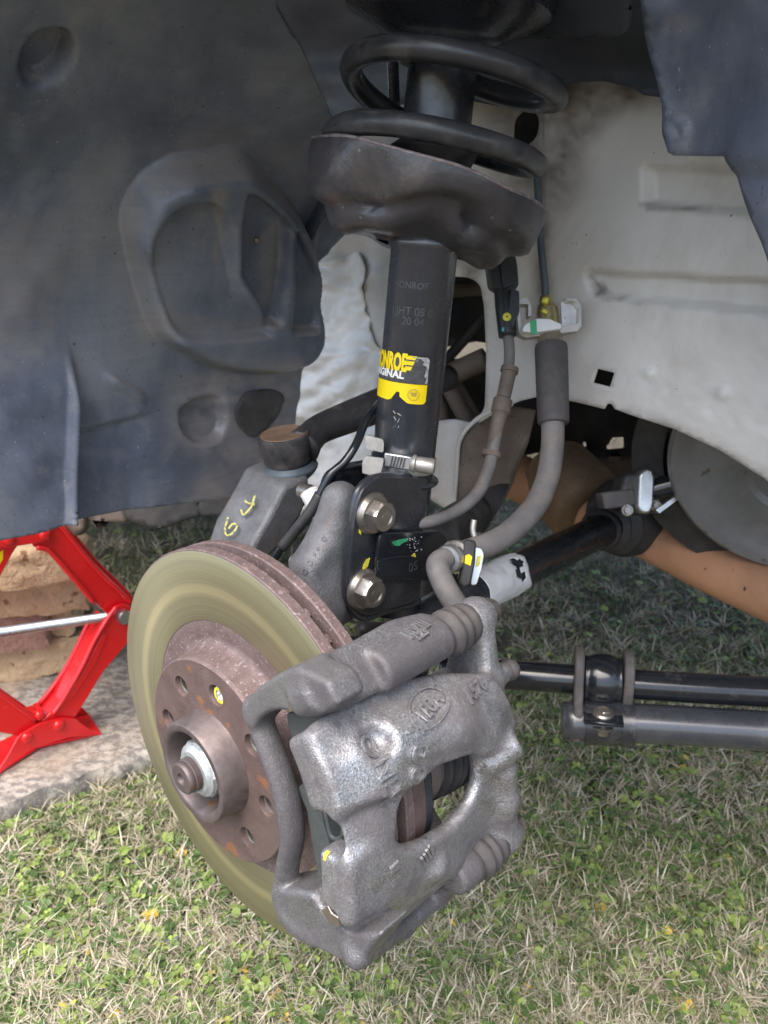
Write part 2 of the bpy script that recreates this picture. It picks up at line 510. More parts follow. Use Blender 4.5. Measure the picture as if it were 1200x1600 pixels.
M['sticker_grey'] = mat('sticker_grey', (.045, .045, .05), (.075, .075, .08), 90, (.22, .36), 0, .5, 260, .0006, spots=((.42, .42, .43), 130, .70), coat=.2)
M['sticker_white'] = mat('sticker_white', (.74, .74, .72), (.80, .80, .78), 40, (.35, .45))
M['stamp'] = mat('stamp', (.045, .048, .056), (.085, .088, .096), 300, (.25, .35), .2)
M['white_foil'] = mat('white_foil', (.66, .66, .68), (.76, .76, .77), 30, (.35, .5), 0, .35, 130, .0015, dust=((.45, .43, .41), .1))
M['green_plastic'] = mat('green_plastic', (.14, .34, .06), (.17, .38, .08), 60, (.4, .5))
M['black_plastic'] = mat('black_plastic', (.012, .014, .015), (.028, .03, .03), 60, (.35, .5), 0, .1, 600, .0002)
M['pulley_steel'] = mat('pulley_steel', (.14, .14, .145), (.24, .24, .245), 14, (.35, .5), .3, .3, 200, .0008, spots=((.12, .10, .09), 70, .64), dust=((.11, .105, .10), .35))
M['brick'] = mat('sandy_brick', (.36, .245, .145), (.52, .38, .235), 14, (.8, .95), 0, 1.0, 90, .005, spots=((.24, .13, .07), 60, .62), dust=((.58, .44, .27), .3))
M['brick_purple'] = mat('purple_brick', (.22, .12, .10), (.34, .20, .15), 14, (.8, .95), 0, 1.0, 90, .005, dust=((.40, .28, .19), .2))
M['grip_grey'] = mat('flange_grey', (.022, .022, .023), (.05, .047, .045), 18, (.6, .8), 0, .2, 200, .0006, dust=((.075, .06, .05), .3))
M['boot_blue'] = mat('boot_blue', (.05, .07, .085), (.09, .11, .125), 60, (.45, .6), 0, .1, 500, .0003)
M['clip_steel'] = mat('clip_steel', (.40, .35, .30), (.55, .49, .42), 100, (.25, .4), .9, .1, 500, .0002)

def cast_silver(name, lo, hi, dustc, dlim, metal, rough, grain):
    t = NT(name)
    big = t.noise(24, 6, .74, dist=.5)
    fine = t.noise(980, 3, .65); mid = t.noise(420, 4, .65)
    col = t.ramp(fine, [(.36, lo), (.62, tuple((a+b)/2 for a, b in zip(lo, hi))), (.78, hi)])
    dust = t.math('MULTIPLY', t.ramp(big, [dlim, (dlim[0]+.14, 1.0)]), t.ramp(mid, [(.3, .75), (.7, 1.0)]))
    col = t.mix(dust, col, dustc)
    col = t.mix(t.ramp(t.noise(11, 3, .6), [(.55, 0.0), (.8, .3)]), col, (.36, .40, .31))
    col = t.mix(t.ramp(t.noise(75, 4, .7), [(.62, 0.0), (.72, .5)]), col, (.17, .14, .125))
    t.set(col=col, metal=t.math('SUBTRACT', metal, t.math('MULTIPLY', dust, metal*.8)), rough=t.math('ADD', rough, t.math('MULTIPLY', dust, .22)))
    t.bump(mid, .22, .0009); t.bump(fine, grain, .0011)
    return t.m
M['cast_silver'] = cast_silver('cast_silver', (.27, .27, .28), (.95, .95, .96), (.15, .135, .137), (.41, 0.0), .86, .36, .5)
M['cast_carrier'] = cast_silver('cast_carrier', (.16, .158, .162), (.52, .515, .52), (.105, .096, .10), (.38, 0.0), .7, .38, .5)

def disc_face():
    """turned iron: fine grooves round the axle (local Z), gold oxide rings at two radii"""
    t = NT('swept_iron')
    sx = t.n('ShaderNodeSeparateXYZ'); t.link(t.tc.outputs['Object'], sx.inputs[0])
    r = t.math('SQRT', t.math('ADD', t.math('MULTIPLY', sx.outputs[0], sx.outputs[0]), t.math('MULTIPLY', sx.outputs[1], sx.outputs[1])))
    cv = t.n('ShaderNodeCombineXYZ'); t.link(r, cv.inputs[0])
    rings = t.noise(1700, 6, .8, cv.outputs[0])
    wide = t.noise(180, 3, .6, cv.outputs[0])
    base = t.ramp(rings, [(.34, (.26, .24, .14)), (.66, (.52, .48, .31))])
    band = t.ramp(r, [(.103, 0.0), (.1045, .9), (.107, .55), (.109, .9), (.1105, 0.0)])
    col = t.mix(t.math('MULTIPLY', band, t.ramp(rings, [(.3, .3), (.7, 1.0)])), base, (.74, .66, .38))
    col = t.mix(t.ramp(wide, [(.45, 0.0), (.7, .35)]), col, (.24, .23, .18))
    score = t.ramp(t.noise(620, 3, .75, cv.outputs[0]), [(.60, 0.0), (.625, .5)])
    col = t.mix(score, col, (.17, .155, .10))
    t.set(col=col, metal=.75, rough=t.ramp(rings, [(.3, .32), (.7, .42)]))
    t.b.inputs['Anisotropic'].default_value = .75
    tg = t.n('ShaderNodeTangent', direction_type='RADIAL', axis='Z'); t.link(tg.outputs[0], t.b.inputs['Tangent'])
    t.bump(rings, .35, .0003)
    return t.m
M['swept_iron'] = disc_face()

def liner_plastic():
    """black moulded plastic under road dust, with bluish haze put into its colour; tan dust lies on its ledges"""
    t = NT('liner_plastic')
    mp = t.n('ShaderNodeMapping'); mp.inputs['Scale'].default_value = (1, 1, .55); t.link(t.tc.outputs['Object'], mp.inputs[0])
    big = t.noise(8, 6, .62, mp.outputs[0], .4)
    mid = t.noise(38, 6, .72); fine = t.noise(260, 4, .7)
    col = t.ramp(big, [(.33, (.080, .095, .134)), (.5, (.150, .170, .222)), (.60, (.225, .238, .275)), (.72, (.27, .262, .265))])  # the blue-grey lift is haze mixed into the base colour
    col = t.mix(t.ramp(mid, [(.53, 0.0), (.70, .55)]), col, (.26, .255, .26))
    col = t.mix(t.ramp(fine, [(.55, 0.0), (.75, .35)]), col, (.065, .076, .10))
    geo = t.n('ShaderNodeNewGeometry'); sx = t.n('ShaderNodeSeparateXYZ'); t.link(geo.outputs['Normal'], sx.inputs[0])
    ledge = t.math('MULTIPLY', t.ramp(sx.outputs[2], [(.12, 0.0), (.42, 1.0)]), t.ramp(mid, [(.3, .5), (.6, 1.0)]))
    col = t.mix(t.math('MULTIPLY', ledge, .8), col, (.33, .295, .275))
    gat = t.n('ShaderNodeAttribute', attribute_name='grime')
    col = t.mix(t.math('MULTIPLY', gat.outputs['Fac'], .9), col, (.30, .27, .258))
    streak = t.n('ShaderNodeMapping'); streak.inputs['Scale'].default_value = (3, 3, 40); t.link(t.tc.outputs['Object'], streak.inputs[0])
    col = t.mix(t.ramp(t.noise(5, 5, .65, streak.outputs[0]), [(.48, 0.0), (.75, .22)]), col, (.07, .082, .11))
    specks = t.ramp(t.noise(330, 2, .4), [(.73, 0.0), (.76, .7)])
    col = t.mix(specks, col, (.40, .38, .37))
    dark = t.ramp(t.noise(210, 3, .5, None), [(.70, 0.0), (.74, .8)])
    col = t.mix(dark, col, (.05, .05, .055))
    t.set(col=col, rough=t.ramp(mid, [(.35, .30), (.7, .58)]), spec=.6)
    t.bump(fine, .15, .0008); t.bump(t.noise(24, 3, .5), .12, .003)
    return t.m
M['liner'] = liner_plastic()

def granite():
    t = NT('granite_slab')
    a = t.noise(34, 6, .7, dist=.5); b = t.noise(170, 5, .75)
    mp = t.n('ShaderNodeMapping'); mp.inputs['Scale'].default_value = (70, 110, 80); mp.inputs['Rotation'].default_value = (0, 0, .6); t.link(t.tc.outputs['Object'], mp.inputs[0])
    fl = t.noise(1, 5, .65, mp.outputs[0])
    col = t.ramp(a, [(.3, (.27, .235, .195)), (.5, (.40, .36, .31)), (.7, (.52, .475, .41))])
    col = t.mix(t.ramp(fl, [(.46, 0.0), (.56, .85)]), col, (.17, .155, .14))
    col = t.mix(t.ramp(b, [(.54, 0.0), (.62, .8)]), col, (.15, .13, .115))
    col = t.mix(t.ramp(t.noise(10, 3, .6), [(.5, 0.0), (.7, .4)]), col, (.47, .35, .23))
    t.set(col=col, rough=.8); t.bump(b, .5, .002); t.bump(a, .5, .004)
    return t.m
M['granite'] = granite()

def soil():
    t = NT('soil_thatch')
    a = t.noise(30, 6, .7); b = t.noise(300, 4, .7)
    col = t.ramp(a, [(.35, (.055, .045, .028)), (.6, (.13, .105, .065))])
    col = t.mix(t.ramp(b, [(.45, 0.0), (.7, .8)]), col, (.20, .165, .10))
    t.set(col=col, rough=.95); t.bump(b, .9, .006)
    return t.m
M['soil'] = soil()

def tinted(name, stops, rough=.6, trans=0.0):
    t = NT(name)
    at = t.n('ShaderNodeAttribute', attribute_name='tint')
    t.set(col=t.ramp(at.outputs['Fac'], stops), rough=rough, spec=.3)
    return t.m
M['straw'] = tinted('straw', [(0, (.17, .125, .09)), (.35, (.37, .31, .21)), (.7, (.52, .46, .34)), (1, (.69, .65, .52))], .65)
M['blade_green'] = tinted('blade_green', [(0, (.06, .088, .028)), (.5, (.135, .185, .06)), (1, (.30, .34, .14))], .5)
M['clover_leaf'] = tinted('clover_leaf', [(0, (.055, .095, .026)), (.45, (.11, .18, .048)), (.84, (.30, .38, .09)), (.94, (.48, .46, .05)), (1, (.60, .42, .06))], .45)

# ================================================================ GROUND
gr = mesh('ground', [(-60, -30, 0), (60, -30, 0), (60, 90, 0), (-60, 90, 0)], [[0, 1, 2, 3]], M['soil'], smooth=False)
tag(gr, 'brown soil under the worn lawn', 'ground', kind='structure')

# granite slab under the jack
ZT = .036
sl0, sl1 = ground(-330, 1420, 0), ground(262, 1200, 0)
fd = (sl1-sl0); fd /= np.linalg.norm(fd); bd2 = np.array([-fd[1], fd[0], 0])
slab = thing('paving_slab', 'speckled beige granite slab lying on the grass under the red jack', 'stone slab', (sl0+sl1)/2)
LENS, DEP = .62, .42
nx, ny = 60, 36
def slab_mesh():
    v = []; f = []
    org = sl1 + fd*.045
    rs = np.random.RandomState(3)
    for j in range(ny+1):
        for i in range(nx+1):
            x = -LENS*i/nx; y = DEP*j/ny
            e = .003*(vnoise(np.array([i*.5]), np.array([j*.5]), 3)[0]-.5) + .0015*(vnoise(np.array([i*1.7]), np.array([j*1.7]), 4)[0]-.5)
            jitter = (.010*(vnoise(np.array([i*.45]), np.array([7.]), 5)[0]-.5) if j == 0 else 0)
            v.append(org + fd*x + bd2*(y+jitter) + np.array([0, 0, ZT+e - (.003 if j == 0 else 0)]))
    for j in range(ny):
        for i in range(nx): f.append([j*(nx+1)+i, j*(nx+1)+i+1, (j+1)*(nx+1)+i+1, (j+1)*(nx+1)+i][::-1])
    # rough broken edges all round
    rim = [i for i in range(nx+1)] + [(j+1)*(nx+1)-1+0*j for j in range(1, ny+1)] + [ny*(nx+1)+i for i in range(nx-1, -1, -1)] + [j*(nx+1) for j in range(ny-1, 0, -1)]
    prev = rim
    for lev, (zz, outw) in enumerate(((.024, .003), (.012, .004), (-.004, .001))):
        cur = []
        for q, r_ in enumerate(rim):
            b = np.array(v[r_]); cen = org - fd*LENS/2 + bd2*DEP/2
            d = b-cen; d[2] = 0; d /= np.linalg.norm(d)
            n_ = .008*(vnoise(np.array([q*.6]), np.array([lev*1.3]), 6)[0]-.5)
            cur.append(len(v)); v.append(np.array([b[0], b[1], zz]) + d*(outw+n_))
        for q in range(len(rim)):
            a, b = q, (q+1) % len(rim)
            f.append([prev[a], prev[b], cur[b], cur[a]])
        prev = cur
    return v, f
o = mesh('slab_body', *slab_mesh(), M['granite'], slab, angle=50)


# ================================================================ CAR BODY round the wheel arch
car = thing('car_body', 'raised car body with its open front wheel arch, black liner and dusty white inner wing', 'car', W(0.4, -0.3, 0.05))

def arch_phi(l, h):
    R, cl, ch = .35, .02, .13
    a = np.where(h < ch, l + (R-cl), R - np.hypot(l-cl, h-ch))
    return np.where((l > cl) & (h >= ch), ch+R-h, a)
def lift_arch(px, py, shift=0.0):
    d = rays(px, py) @ BM.T; o = BM @ (O-C0)
    lo = np.full(len(px), .25); hi = np.full(len(px), 2.6)
    for _ in range(40):
        m = (lo+hi)/2; q = o + d*m[:, None]
        ins = arch_phi(q[:, 1], q[:, 2]) - shift > 0
        lo = np.where(ins, m, lo); hi = np.where(ins, hi, m)
    q = o + d*hi[:, None]
    e = 1e-3
    gl = arch_phi(q[:, 1]+e, q[:, 2]) - arch_phi(q[:, 1]-e, q[:, 2]); gh = arch_phi(q[:, 1], q[:, 2]+e) - arch_phi(q[:, 1], q[:, 2]-e)
    g = np.stack([0*gl, gl, gh], -1); g /= np.linalg.norm(g, axis=1)[:, None]
    return Wv(q), g @ BM
def soft(poly, x, y, w):        # 1 inside the outline, 0 outside, blended over w pixels
    return sstep(w/2, -w/2, sd_poly(x, y, poly))
POCKET = rounded([(196, 345), (222, 285), (270, 252), (330, 246), (372, 240), (425, 292), (462, 345), (484, 420), (484, 530), (464, 562), (420, 576), (350, 570), (290, 548), (240, 515), (222, 460)], 22)
LOBE1 = rounded([(212, 400), (216, 345), (245, 300), (285, 283), (318, 290), (334, 330), (338, 400), (345, 440), (372, 480), (392, 506), (300, 512), (245, 508), (225, 455)], 18)
LOBE2 = rounded([(362, 262), (392, 285), (428, 320), (422, 400), (405, 490), (385, 492), (368, 440), (346, 410), (352, 330)], 14)
LOBE3 = rounded([(436, 325), (470, 400), (478, 470), (470, 505), (425, 505), (432, 440)], 10)
BLISTER = rounded([(278, 640), (300, 622), (345, 618), (352, 660), (340, 688), (305, 694), (282, 675)], 14)
def liner_relief(x, y):
    r = .034*soft(POCKET, x, y, 20)
    r += -.014*soft(LOBE1, x, y, 20)
    r += -.017*soft(LOBE2, x, y, 12) - .014*soft(LOBE3, x, y, 10)
    r += -.012*soft(BLISTER, x, y, 7)
    r += -.016*sstep(1.12, .90, np.hypot((x-72)/44, (y-88)/44 + (x-72)/160))
    r += .010*sstep(9, -5, x-105-(y-700)*.02)*sstep(520, 620, y) + .012*np.exp(-((x-103)/6)**2)*sstep(540, 640, y)
    r += .006*np.exp(-((y-585-(x-160)*.6)/7)**2)*sstep(150, 175, x)*sstep(228, 205, x)
    r += -.006*sstep(-5, 5, y-672+(x-120)*.25)*sstep(250, 180, x)*sstep(108, 118, x)*sstep(730, 690, y)
    r += .004*np.exp(-((y-612-18*np.sin((x-200)/95))/10)**2)*sstep(250, 300, x)*sstep(500, 440, x)
    r += .012*(vnoise(x/170, y/150, 3)-.5) + .003*(vnoise(x/40, y/46, 5)-.5)
    r += -.020*sstep(-10, 14, x-498+(y-430)*.05)*sstep(440, 400, y)*sstep(300, 340, y)
    return r
liner_outline = [(-170, 880), (-170, -330), (470, -330), (432, 8), (470, 70), (512, 165), (560, 300), (557, 378), (530, 410), (500, 424), (497, 455), (494, 520), (486, 548), (470, 580), (463, 640), (459, 712), (466, 738), (444, 768), (400, 774), (300, 784), (200, 797), (118, 812), (115, 755), (110, 752), (103, 812), (60, 826), (0, 838)]
liner = panel('wheel_arch_liner', liner_outline, lift_arch, M['liner'], car, step=4, relief=liner_relief, thick=.003)
gp = proj(np.array([list(vv.co) for vv in liner.data.vertices]) + LOC['car_body'])
gx_, gy_ = gp[:, 0], gp[:, 1]
nz_ = vnoise(gx_/26, gy_/22, 91)*.6 + vnoise(gx_/9, gy_/8, 92)*.4
mud = soft([(250, 590), (330, 575), (470, 560), (470, 800), (270, 800), (330, 720), (262, 690)], gx_, gy_, 50)
mud = np.maximum(mud, soft([(205, 440), (232, 480), (350, 500), (440, 498), (440, 512), (330, 520), (245, 525), (228, 545), (205, 500)], gx_, gy_, 26)*.9)
mud = np.maximum(mud, soft([(250, 225), (330, 190), (450, 225), (500, 300), (455, 310), (400, 262), (300, 262)], gx_, gy_, 70)*.55)
mud = np.maximum(mud, soft([(-60, 330), (60, 350), (95, 440), (80, 560), (-60, 600)], gx_, gy_, 70)*.7)
mud = np.maximum(mud, soft([(190, 350), (212, 300), (222, 330), (210, 400), (228, 470), (205, 470)], gx_, gy_, 18)*.9)
mud = np.maximum(mud, soft([(326, 280), (362, 262), (350, 330), (340, 420), (330, 400), (334, 330)], gx_, gy_, 14)*.9)
mud = np.maximum(mud, soft([(405, 370), (432, 330), (442, 400), (420, 480), (405, 480)], gx_, gy_, 16)*.7)
ga = liner.data.attributes.new('grime', 'FLOAT', 'POINT')
ga.data.foreach_set('value', np.clip(mud*(.55+1.1*(nz_-.3)), 0, 1).astype(np.float32))
sc_p = lift_arch(np.array([384.]), np.array([369.]))[0][0] + LX*.012
m = MB(); m.add(lathe([(-.02, .007), (.0, .007), (.002, .0062), (.003, .003), (.011, .003), (.013, .0018), (.013, 0)], sc_p, LX*.9 - AX*.45 + HX*-.25, 24))
mesh('liner_screw', *m.vf, M['clip_steel'], liner, angle=40)
patch = rounded([(360, 632), (378, 610), (420, 606), (438, 614), (434, 645), (408, 676), (388, 684), (364, 660)], 12)
def lift_patch(px, py):
    w, n = lift_arch(px, py); return w + n*(liner_relief(px, py)[:, None] + .0035), n
panel('felt_patch', patch, lift_patch, M['rubber'], liner, step=7, thick=.002)

# inner wing pressing, painted off-white
def wing_s(px, py):
    return .362 + .05*sstep(700, 580, px) + .02*sstep(640, 560, px)
def wing_relief(x, y):
    r = -.010*soft(rounded([(1008, 262), (1400, 268), (1400, 345), (1130, 330), (1012, 318)], 8), x, y, 8)
    r += -.012*soft(rounded([(918, 424), (1400, 448), (1400, 492), (1200, 488), (960, 464), (930, 458)], 5), x, y, 6)
    r += .006*sstep(250, 430, y)*sstep(860, 1000, x)
    r += -.012*sstep(856, 836, x)*sstep(690, 760, x)
    r += .004*(vnoise(x/120, y/110, 8)-.5)
    r += .007*sstep(20, 0, np.hypot(x-1021, y-582)/1.)*0 + .004*np.exp(-(((x-1021)/9)**2+((y-582)/6)**2)) + .004*np.exp(-(((x-1136)/10)**2+((y-612)/7)**2))
    for k in range(12):
        wx = 880+k*34; wy = 610+6*math.sin(k)+max(0, k-3)*13
        r += -.0016*np.exp(-(((x-wx)/4.5)**2+((y-wy+26)/4.5)**2))
    r += .0035*np.exp(-((y-628-(x-1000)*.26)/5)**2)*sstep(1010, 1040, x)*0
    left = sstep(660, 620, x)
    r += left*(.012*(vnoise(x/34, y/40, 11)-.5) + .003*(vnoise(x/11+y/40, y/9, 12)-.5)*sstep(380, 430, y))
    return r
wing_outline = [(430, 330), (560, 100), (700, 40), (1420, 40), (1420, 980), (1300, 840), (1252, 788), (1200, 745), (1130, 700), (1062, 668), (1000, 648), (968, 637), (962, 629), (955, 629), (950, 637), (900, 627), (845, 619), (800, 630), (765, 646), (738, 664), (720, 684), (716, 705), (712, 760), (716, 806), (690, 790), (640, 760), (600, 770), (560, 800), (500, 812), (440, 800)]
hole_engine = rounded([(640, 460), (705, 432), (728, 434), (741, 446), (746, 480), (749, 560), (746, 640), (732, 664), (706, 655), (672, 660), (640, 652)], 8)
sq_hole = [(938, 575), (966, 581), (959, 603), (931, 597)]
oval_hole = rounded([(792, 186), (806, 170), (826, 172), (833, 190), (828, 214), (812, 228), (790, 224)], 9)
wing = panel('inner_wing', wing_outline, lift_plane(0, wing_s), M['wing_stained'], car, step=7, holes=[hole_engine, sq_hole, oval_hole], relief=wing_relief, thick=.0016, edge_step=4)
wp = proj(np.array([list(vv.co) for vv in wing.data.vertices]) + LOC['car_body'])
wx_, wy_ = wp[:, 0], wp[:, 1]
wn_ = vnoise(wx_/24, wy_/30, 95)*.6 + vnoise(wx_/8, wy_/9, 96)*.4
st = soft([(820, 100), (1030, 120), (1000, 160), (950, 185), (905, 230), (900, 300), (868, 330), (800, 300), (760, 200)], wx_, wy_, 60)
st = np.maximum(st, soft([(835, 330), (868, 330), (862, 480), (870, 600), (905, 640), (850, 640), (836, 500)], wx_, wy_, 26)*.8)
st = np.maximum(st, soft([(915, 420), (930, 424), (958, 462), (1000, 474), (930, 464)], wx_, wy_, 8)*1.0)
st = np.maximum(st, soft([(1000, 318), (1110, 326), (1112, 333), (1010, 328)], wx_, wy_, 7)*.8)
st = np.maximum(st, soft([(905, 628), (1000, 640), (1060, 660), (1200, 735), (1200, 760), (1000, 660)], wx_, wy_, 16)*.5)
st = np.maximum(st, soft([(700, 390), (760, 390), (748, 440), (752, 520), (742, 640), (720, 690), (735, 520), (725, 430)], wx_, wy_, 20)*.8)
st = np.maximum(st, soft([(480, 400), (620, 400), (600, 470), (500, 470)], wx_, wy_, 60)*.5)
wa_ = wing.data.attributes.new('grime', 'FLOAT', 'POINT')
wa_.data.foreach_set('value', np.clip(st*(.5+1.3*(wn_-.3)), 0, 1).astype(np.float32))
# seam sealer brushed over the left end of the pressing
def lift_seal(px, py):
    w, n = lift_plane(0, wing_s)(px, py)
    return w + n*(wing_relief(px, py)[:, None] + .004), n
seal_outline = rounded([(440, 402), (505, 412), (560, 392), (578, 420), (572, 470), (584, 520), (600, 560), (596, 640), (604, 720), (560, 780), (500, 800), (440, 790)], 8)
def seal_rel(x, y):
    fold = .008*sstep(-3, 3, y-545-(x-500)*.05)*sstep(566, 556, x+(y-600)*.35)*sstep(690, 640, y)
    return fold + .007*(vnoise(x/26+y/50, y/12-x/40, 21)-.5) + .0022*(vnoise(x/9, y/8, 22)-.5) + .003*np.sin((y+x*.55)/5.5)*sstep(545, 560, y)*sstep(700, 660, y)*sstep(575, 540, x)
panel('seam_sealer', seal_outline, lift_seal, M['sealant'], wing, step=4, relief=seal_rel, thick=.0015, edge_step=4)
# mud-brown return flange below the opening with its white painted lip
fl_outline = [(716, 700), (722, 684), (740, 664), (765, 648), (800, 634), (838, 640), (826, 690), (805, 740), (790, 780), (776, 800), (740, 812), (714, 815), (711, 780), (714, 730)]
def fl_s(px, py): return .362 + .06*sstep(715, 840, px)
fl = panel('return_flange', fl_outline, lift_plane(0, fl_s), M['under_brown'], wing, step=8, thick=.002, relief=lambda x, y: .003*(vnoise(x/20, y/20, 4)-.5))
lip = [onW(x, y, 0, .360) for x, y in ((800, 631), (775, 639), (752, 650), (735, 664), (722, 681), (716, 700), (714, 735), (711, 780), (713, 812))]
mesh('flange_lip', *tube(lip, .0021, 8), M['wing_paint'], fl)

# tarred strut tower above and behind the spring
tower = panel('strut_tower', [(380, -200), (1500, -200), (1500, 60), (1060, 40), (1046, 100), (1030, 151), (1006, 147), (985, 136), (940, 126), (905, 128), (850, 140), (800, 170), (700, 150), (560, 175), (545, 250), (480, 400), (380, 400)],
              lift_plane(0, lambda x, y: .318 - .05*sstep(110, -60, y)), M['tar'], car, step=12, relief=lambda x, y: .012*(vnoise(x/70, y/40, 31)-.5), thick=.002)
shelf = panel('tower_shelf', rounded([(640, -40), (985, -40), (986, 40), (972, 52), (840, 58), (760, 56), (660, 40)], 8), lift_plane(0, lambda x, y: .268 - .05*sstep(110, -60, y)), M['tar'], car, step=10, thick=.004)
# the front half of the liner, cut short
def front_rel(x, y):
    return -.008*sstep(250, 262, y)*sstep(1130, 1150, x) + .010*(vnoise(x/90, y/80, 41)-.5) + .006*np.exp(-((y-262-(x-1140)*.02)/5)**2)*sstep(1135, 1150, x) + .004*np.exp(-((np.hypot(x-1058, (y-205)*.8)-14)/4)**2)
panel('front_liner', [(978, -200), (1010, 60), (1028, 130), (1034, 165), (1036, 205), (1043, 238), (1052, 243), (1134, 244), (1146, 268), (1166, 325), (1200, 432), (1240, 540), (1330, 760), (1500, 760), (1500, -200)],
      lift_plane(0, lambda x, y: .27 - .06*sstep(1040, 1300, x)), M['liner'], car, step=9, relief=front_rel, thick=.003)

# bonnet, engine bay and floor boxes, mostly unseen, added to shade the arch and ground
def dbox(s0, s1, l0, l1, h0, h1): return box(W((s0+s1)/2, (l0+l1)/2, (h0+h1)/2), AX*(s1-s0)/2, LX*(l1-l0)/2, HX*(h1-h0)/2)
mesh('shade_bonnet', *dbox(-.06, 1.45, -.75, .75, .56, .59), M['wing_paint'], car, smooth=False, bevel=.01)
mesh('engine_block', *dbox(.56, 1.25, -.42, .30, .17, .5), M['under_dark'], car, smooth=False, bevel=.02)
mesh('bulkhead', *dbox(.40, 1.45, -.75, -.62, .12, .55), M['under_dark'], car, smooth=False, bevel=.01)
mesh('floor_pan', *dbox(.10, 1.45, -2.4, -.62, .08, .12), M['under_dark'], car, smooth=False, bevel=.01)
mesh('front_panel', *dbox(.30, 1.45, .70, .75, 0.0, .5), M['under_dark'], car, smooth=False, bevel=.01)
# rods and pipes seen through the opening in the wing
m = MB()
mesh('engine_rod', *tube([P(690, 592, .86), P(720, 578, .85), P(760, 560, .84)], .0115, 12), M['under_brown'], car)
mesh('engine_rod', *tube([P(690, 570, .92), P(735, 520, .92), P(770, 480, .9)], .006, 10), M['under_dark'], car)
mesh('engine_pipe', *tube([P(694, 588, .88), P(712, 625, .87), P(735, 668, .86)], .0085, 12), M['under_brown'], car)
mesh('engine_pipe', *tube([P(707, 588, .89), P(727, 625, .88), P(752, 668, .87)], .0065, 12), M['under_brown'], car)
mesh('engine_pipe', *tube([P(676, 600, .9), P(690, 650, .9), P(690, 680, .9)], .008, 12), M['under_brown'], car)
mesh('engine_pipe', *tube([P(690, 456, .95), P(735, 452, .95), P(780, 450, .95)], .008, 12), M['under_brown'], car)

# undertray wall beyond the engine: daylight shows through three gaps
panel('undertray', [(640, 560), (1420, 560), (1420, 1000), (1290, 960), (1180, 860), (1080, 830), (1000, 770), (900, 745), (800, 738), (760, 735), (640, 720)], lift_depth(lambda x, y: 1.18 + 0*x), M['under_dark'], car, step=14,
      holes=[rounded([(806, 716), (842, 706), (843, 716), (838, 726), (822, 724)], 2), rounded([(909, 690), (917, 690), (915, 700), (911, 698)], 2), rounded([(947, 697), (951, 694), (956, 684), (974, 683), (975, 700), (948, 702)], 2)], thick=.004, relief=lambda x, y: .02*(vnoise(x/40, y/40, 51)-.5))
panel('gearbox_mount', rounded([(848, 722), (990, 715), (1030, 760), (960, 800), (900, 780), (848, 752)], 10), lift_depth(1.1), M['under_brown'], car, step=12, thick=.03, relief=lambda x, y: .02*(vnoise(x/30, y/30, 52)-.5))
# sill flange and brackets hanging below the liner
def lift_sill(z): return lift_depth(z)
panel('sill_flange', rounded([(185, 770), (316, 772), (312, 806), (290, 812), (265, 822), (240, 826), (225, 818), (200, 812), (190, 800)], 5), lift_depth(1.10), M['grip_grey'], car, step=8, thick=.006, relief=lambda x, y: .006*(vnoise(x/22, y/22, 61)-.5))
bl = panel('sill_block', rounded([(310, 768), (412, 752), (400, 790), (372, 804), (318, 806), (312, 796)], 4), lift_depth(1.08), M['grip_grey'], car, step=8, thick=.03)
mesh('sill_bolt', *lathe([(0, .012), (.003, .012), (.004, .009), (.006, .009), (.006, 0)], P(358, 784, 1.06), -RM[:, 2], 24), M['grip_grey'], bl, angle=40)
panel('sill_bracket', rounded([(100, 800), (135, 800), (134, 826), (122, 838), (112, 826), (104, 818)], 4), lift_depth(1.02), M['under_brown'], car, step=8, thick=.02)
panel('sill_rail', rounded([(125, 770), (200, 770), (200, 816), (132, 812)], 4), lift_depth(1.13), M['under_brown'], car, step=8, thick=.02)
# short scarred rail end by the lower arm: the painted crossmember
beam = [P(770, 728, 1.02), P(850, 765, .98), P(930, 805, .94), P(1010, 834, .90), P(1110, 884, .83), P(1210, 928, .77), P(1330, 984, .70)]
mesh('crossmember', *tube(beam, [.028, .028, .028, .027, .027, .027, .027], 28), M['orange_primer'], car)
def corrugated():
    c0, c1 = P(868, 742, .99), P(925, 800, .93)
    n = 46; prof = []
    L_ = np.linalg.norm(c1-c0)
    for i in range(n*2+1):
        prof.append((L_*i/(n*2), .046 + (.0007 if i % 2 else 0)))
    return lathe([(0, .02)] + prof + [(L_, .02)], c0, c1-c0, 40)
mesh('heat_shield', *corrugated(), mat('heat_shield_mesh', (.17, .105, .06), (.26, .17, .10), 40, (.5, .7), .2, .8, 380, .002), car, angle=60)
# crank pulley beyond the wing cut-out
pc = P(1264, 735, .69)
pax = BM.T @ np.array([-.86, .30, -.30]); pax /= np.linalg.norm(pax)
m = MB().add(lathe([(-.05, .11), (-.012, .112), (-.004, .113), (0, .109), (.0005, .098), (-.0025, .093), (-.003, .066), (-.0018, .062), (-.0015, .05), (-.005, .045), (-.005, 0)], pc, pax, 90))
pul = mesh('crank_pulley', *m.vf, M['pulley_steel'], car, angle=35)
mesh('drive_belt', *lathe([(-.055, .10), (-.055, .128), (-.018, .128), (-.018, .10)], pc + np.array([-.012, .02, -.012]), pax, 80), M['rubber_dark'], car, angle=35)

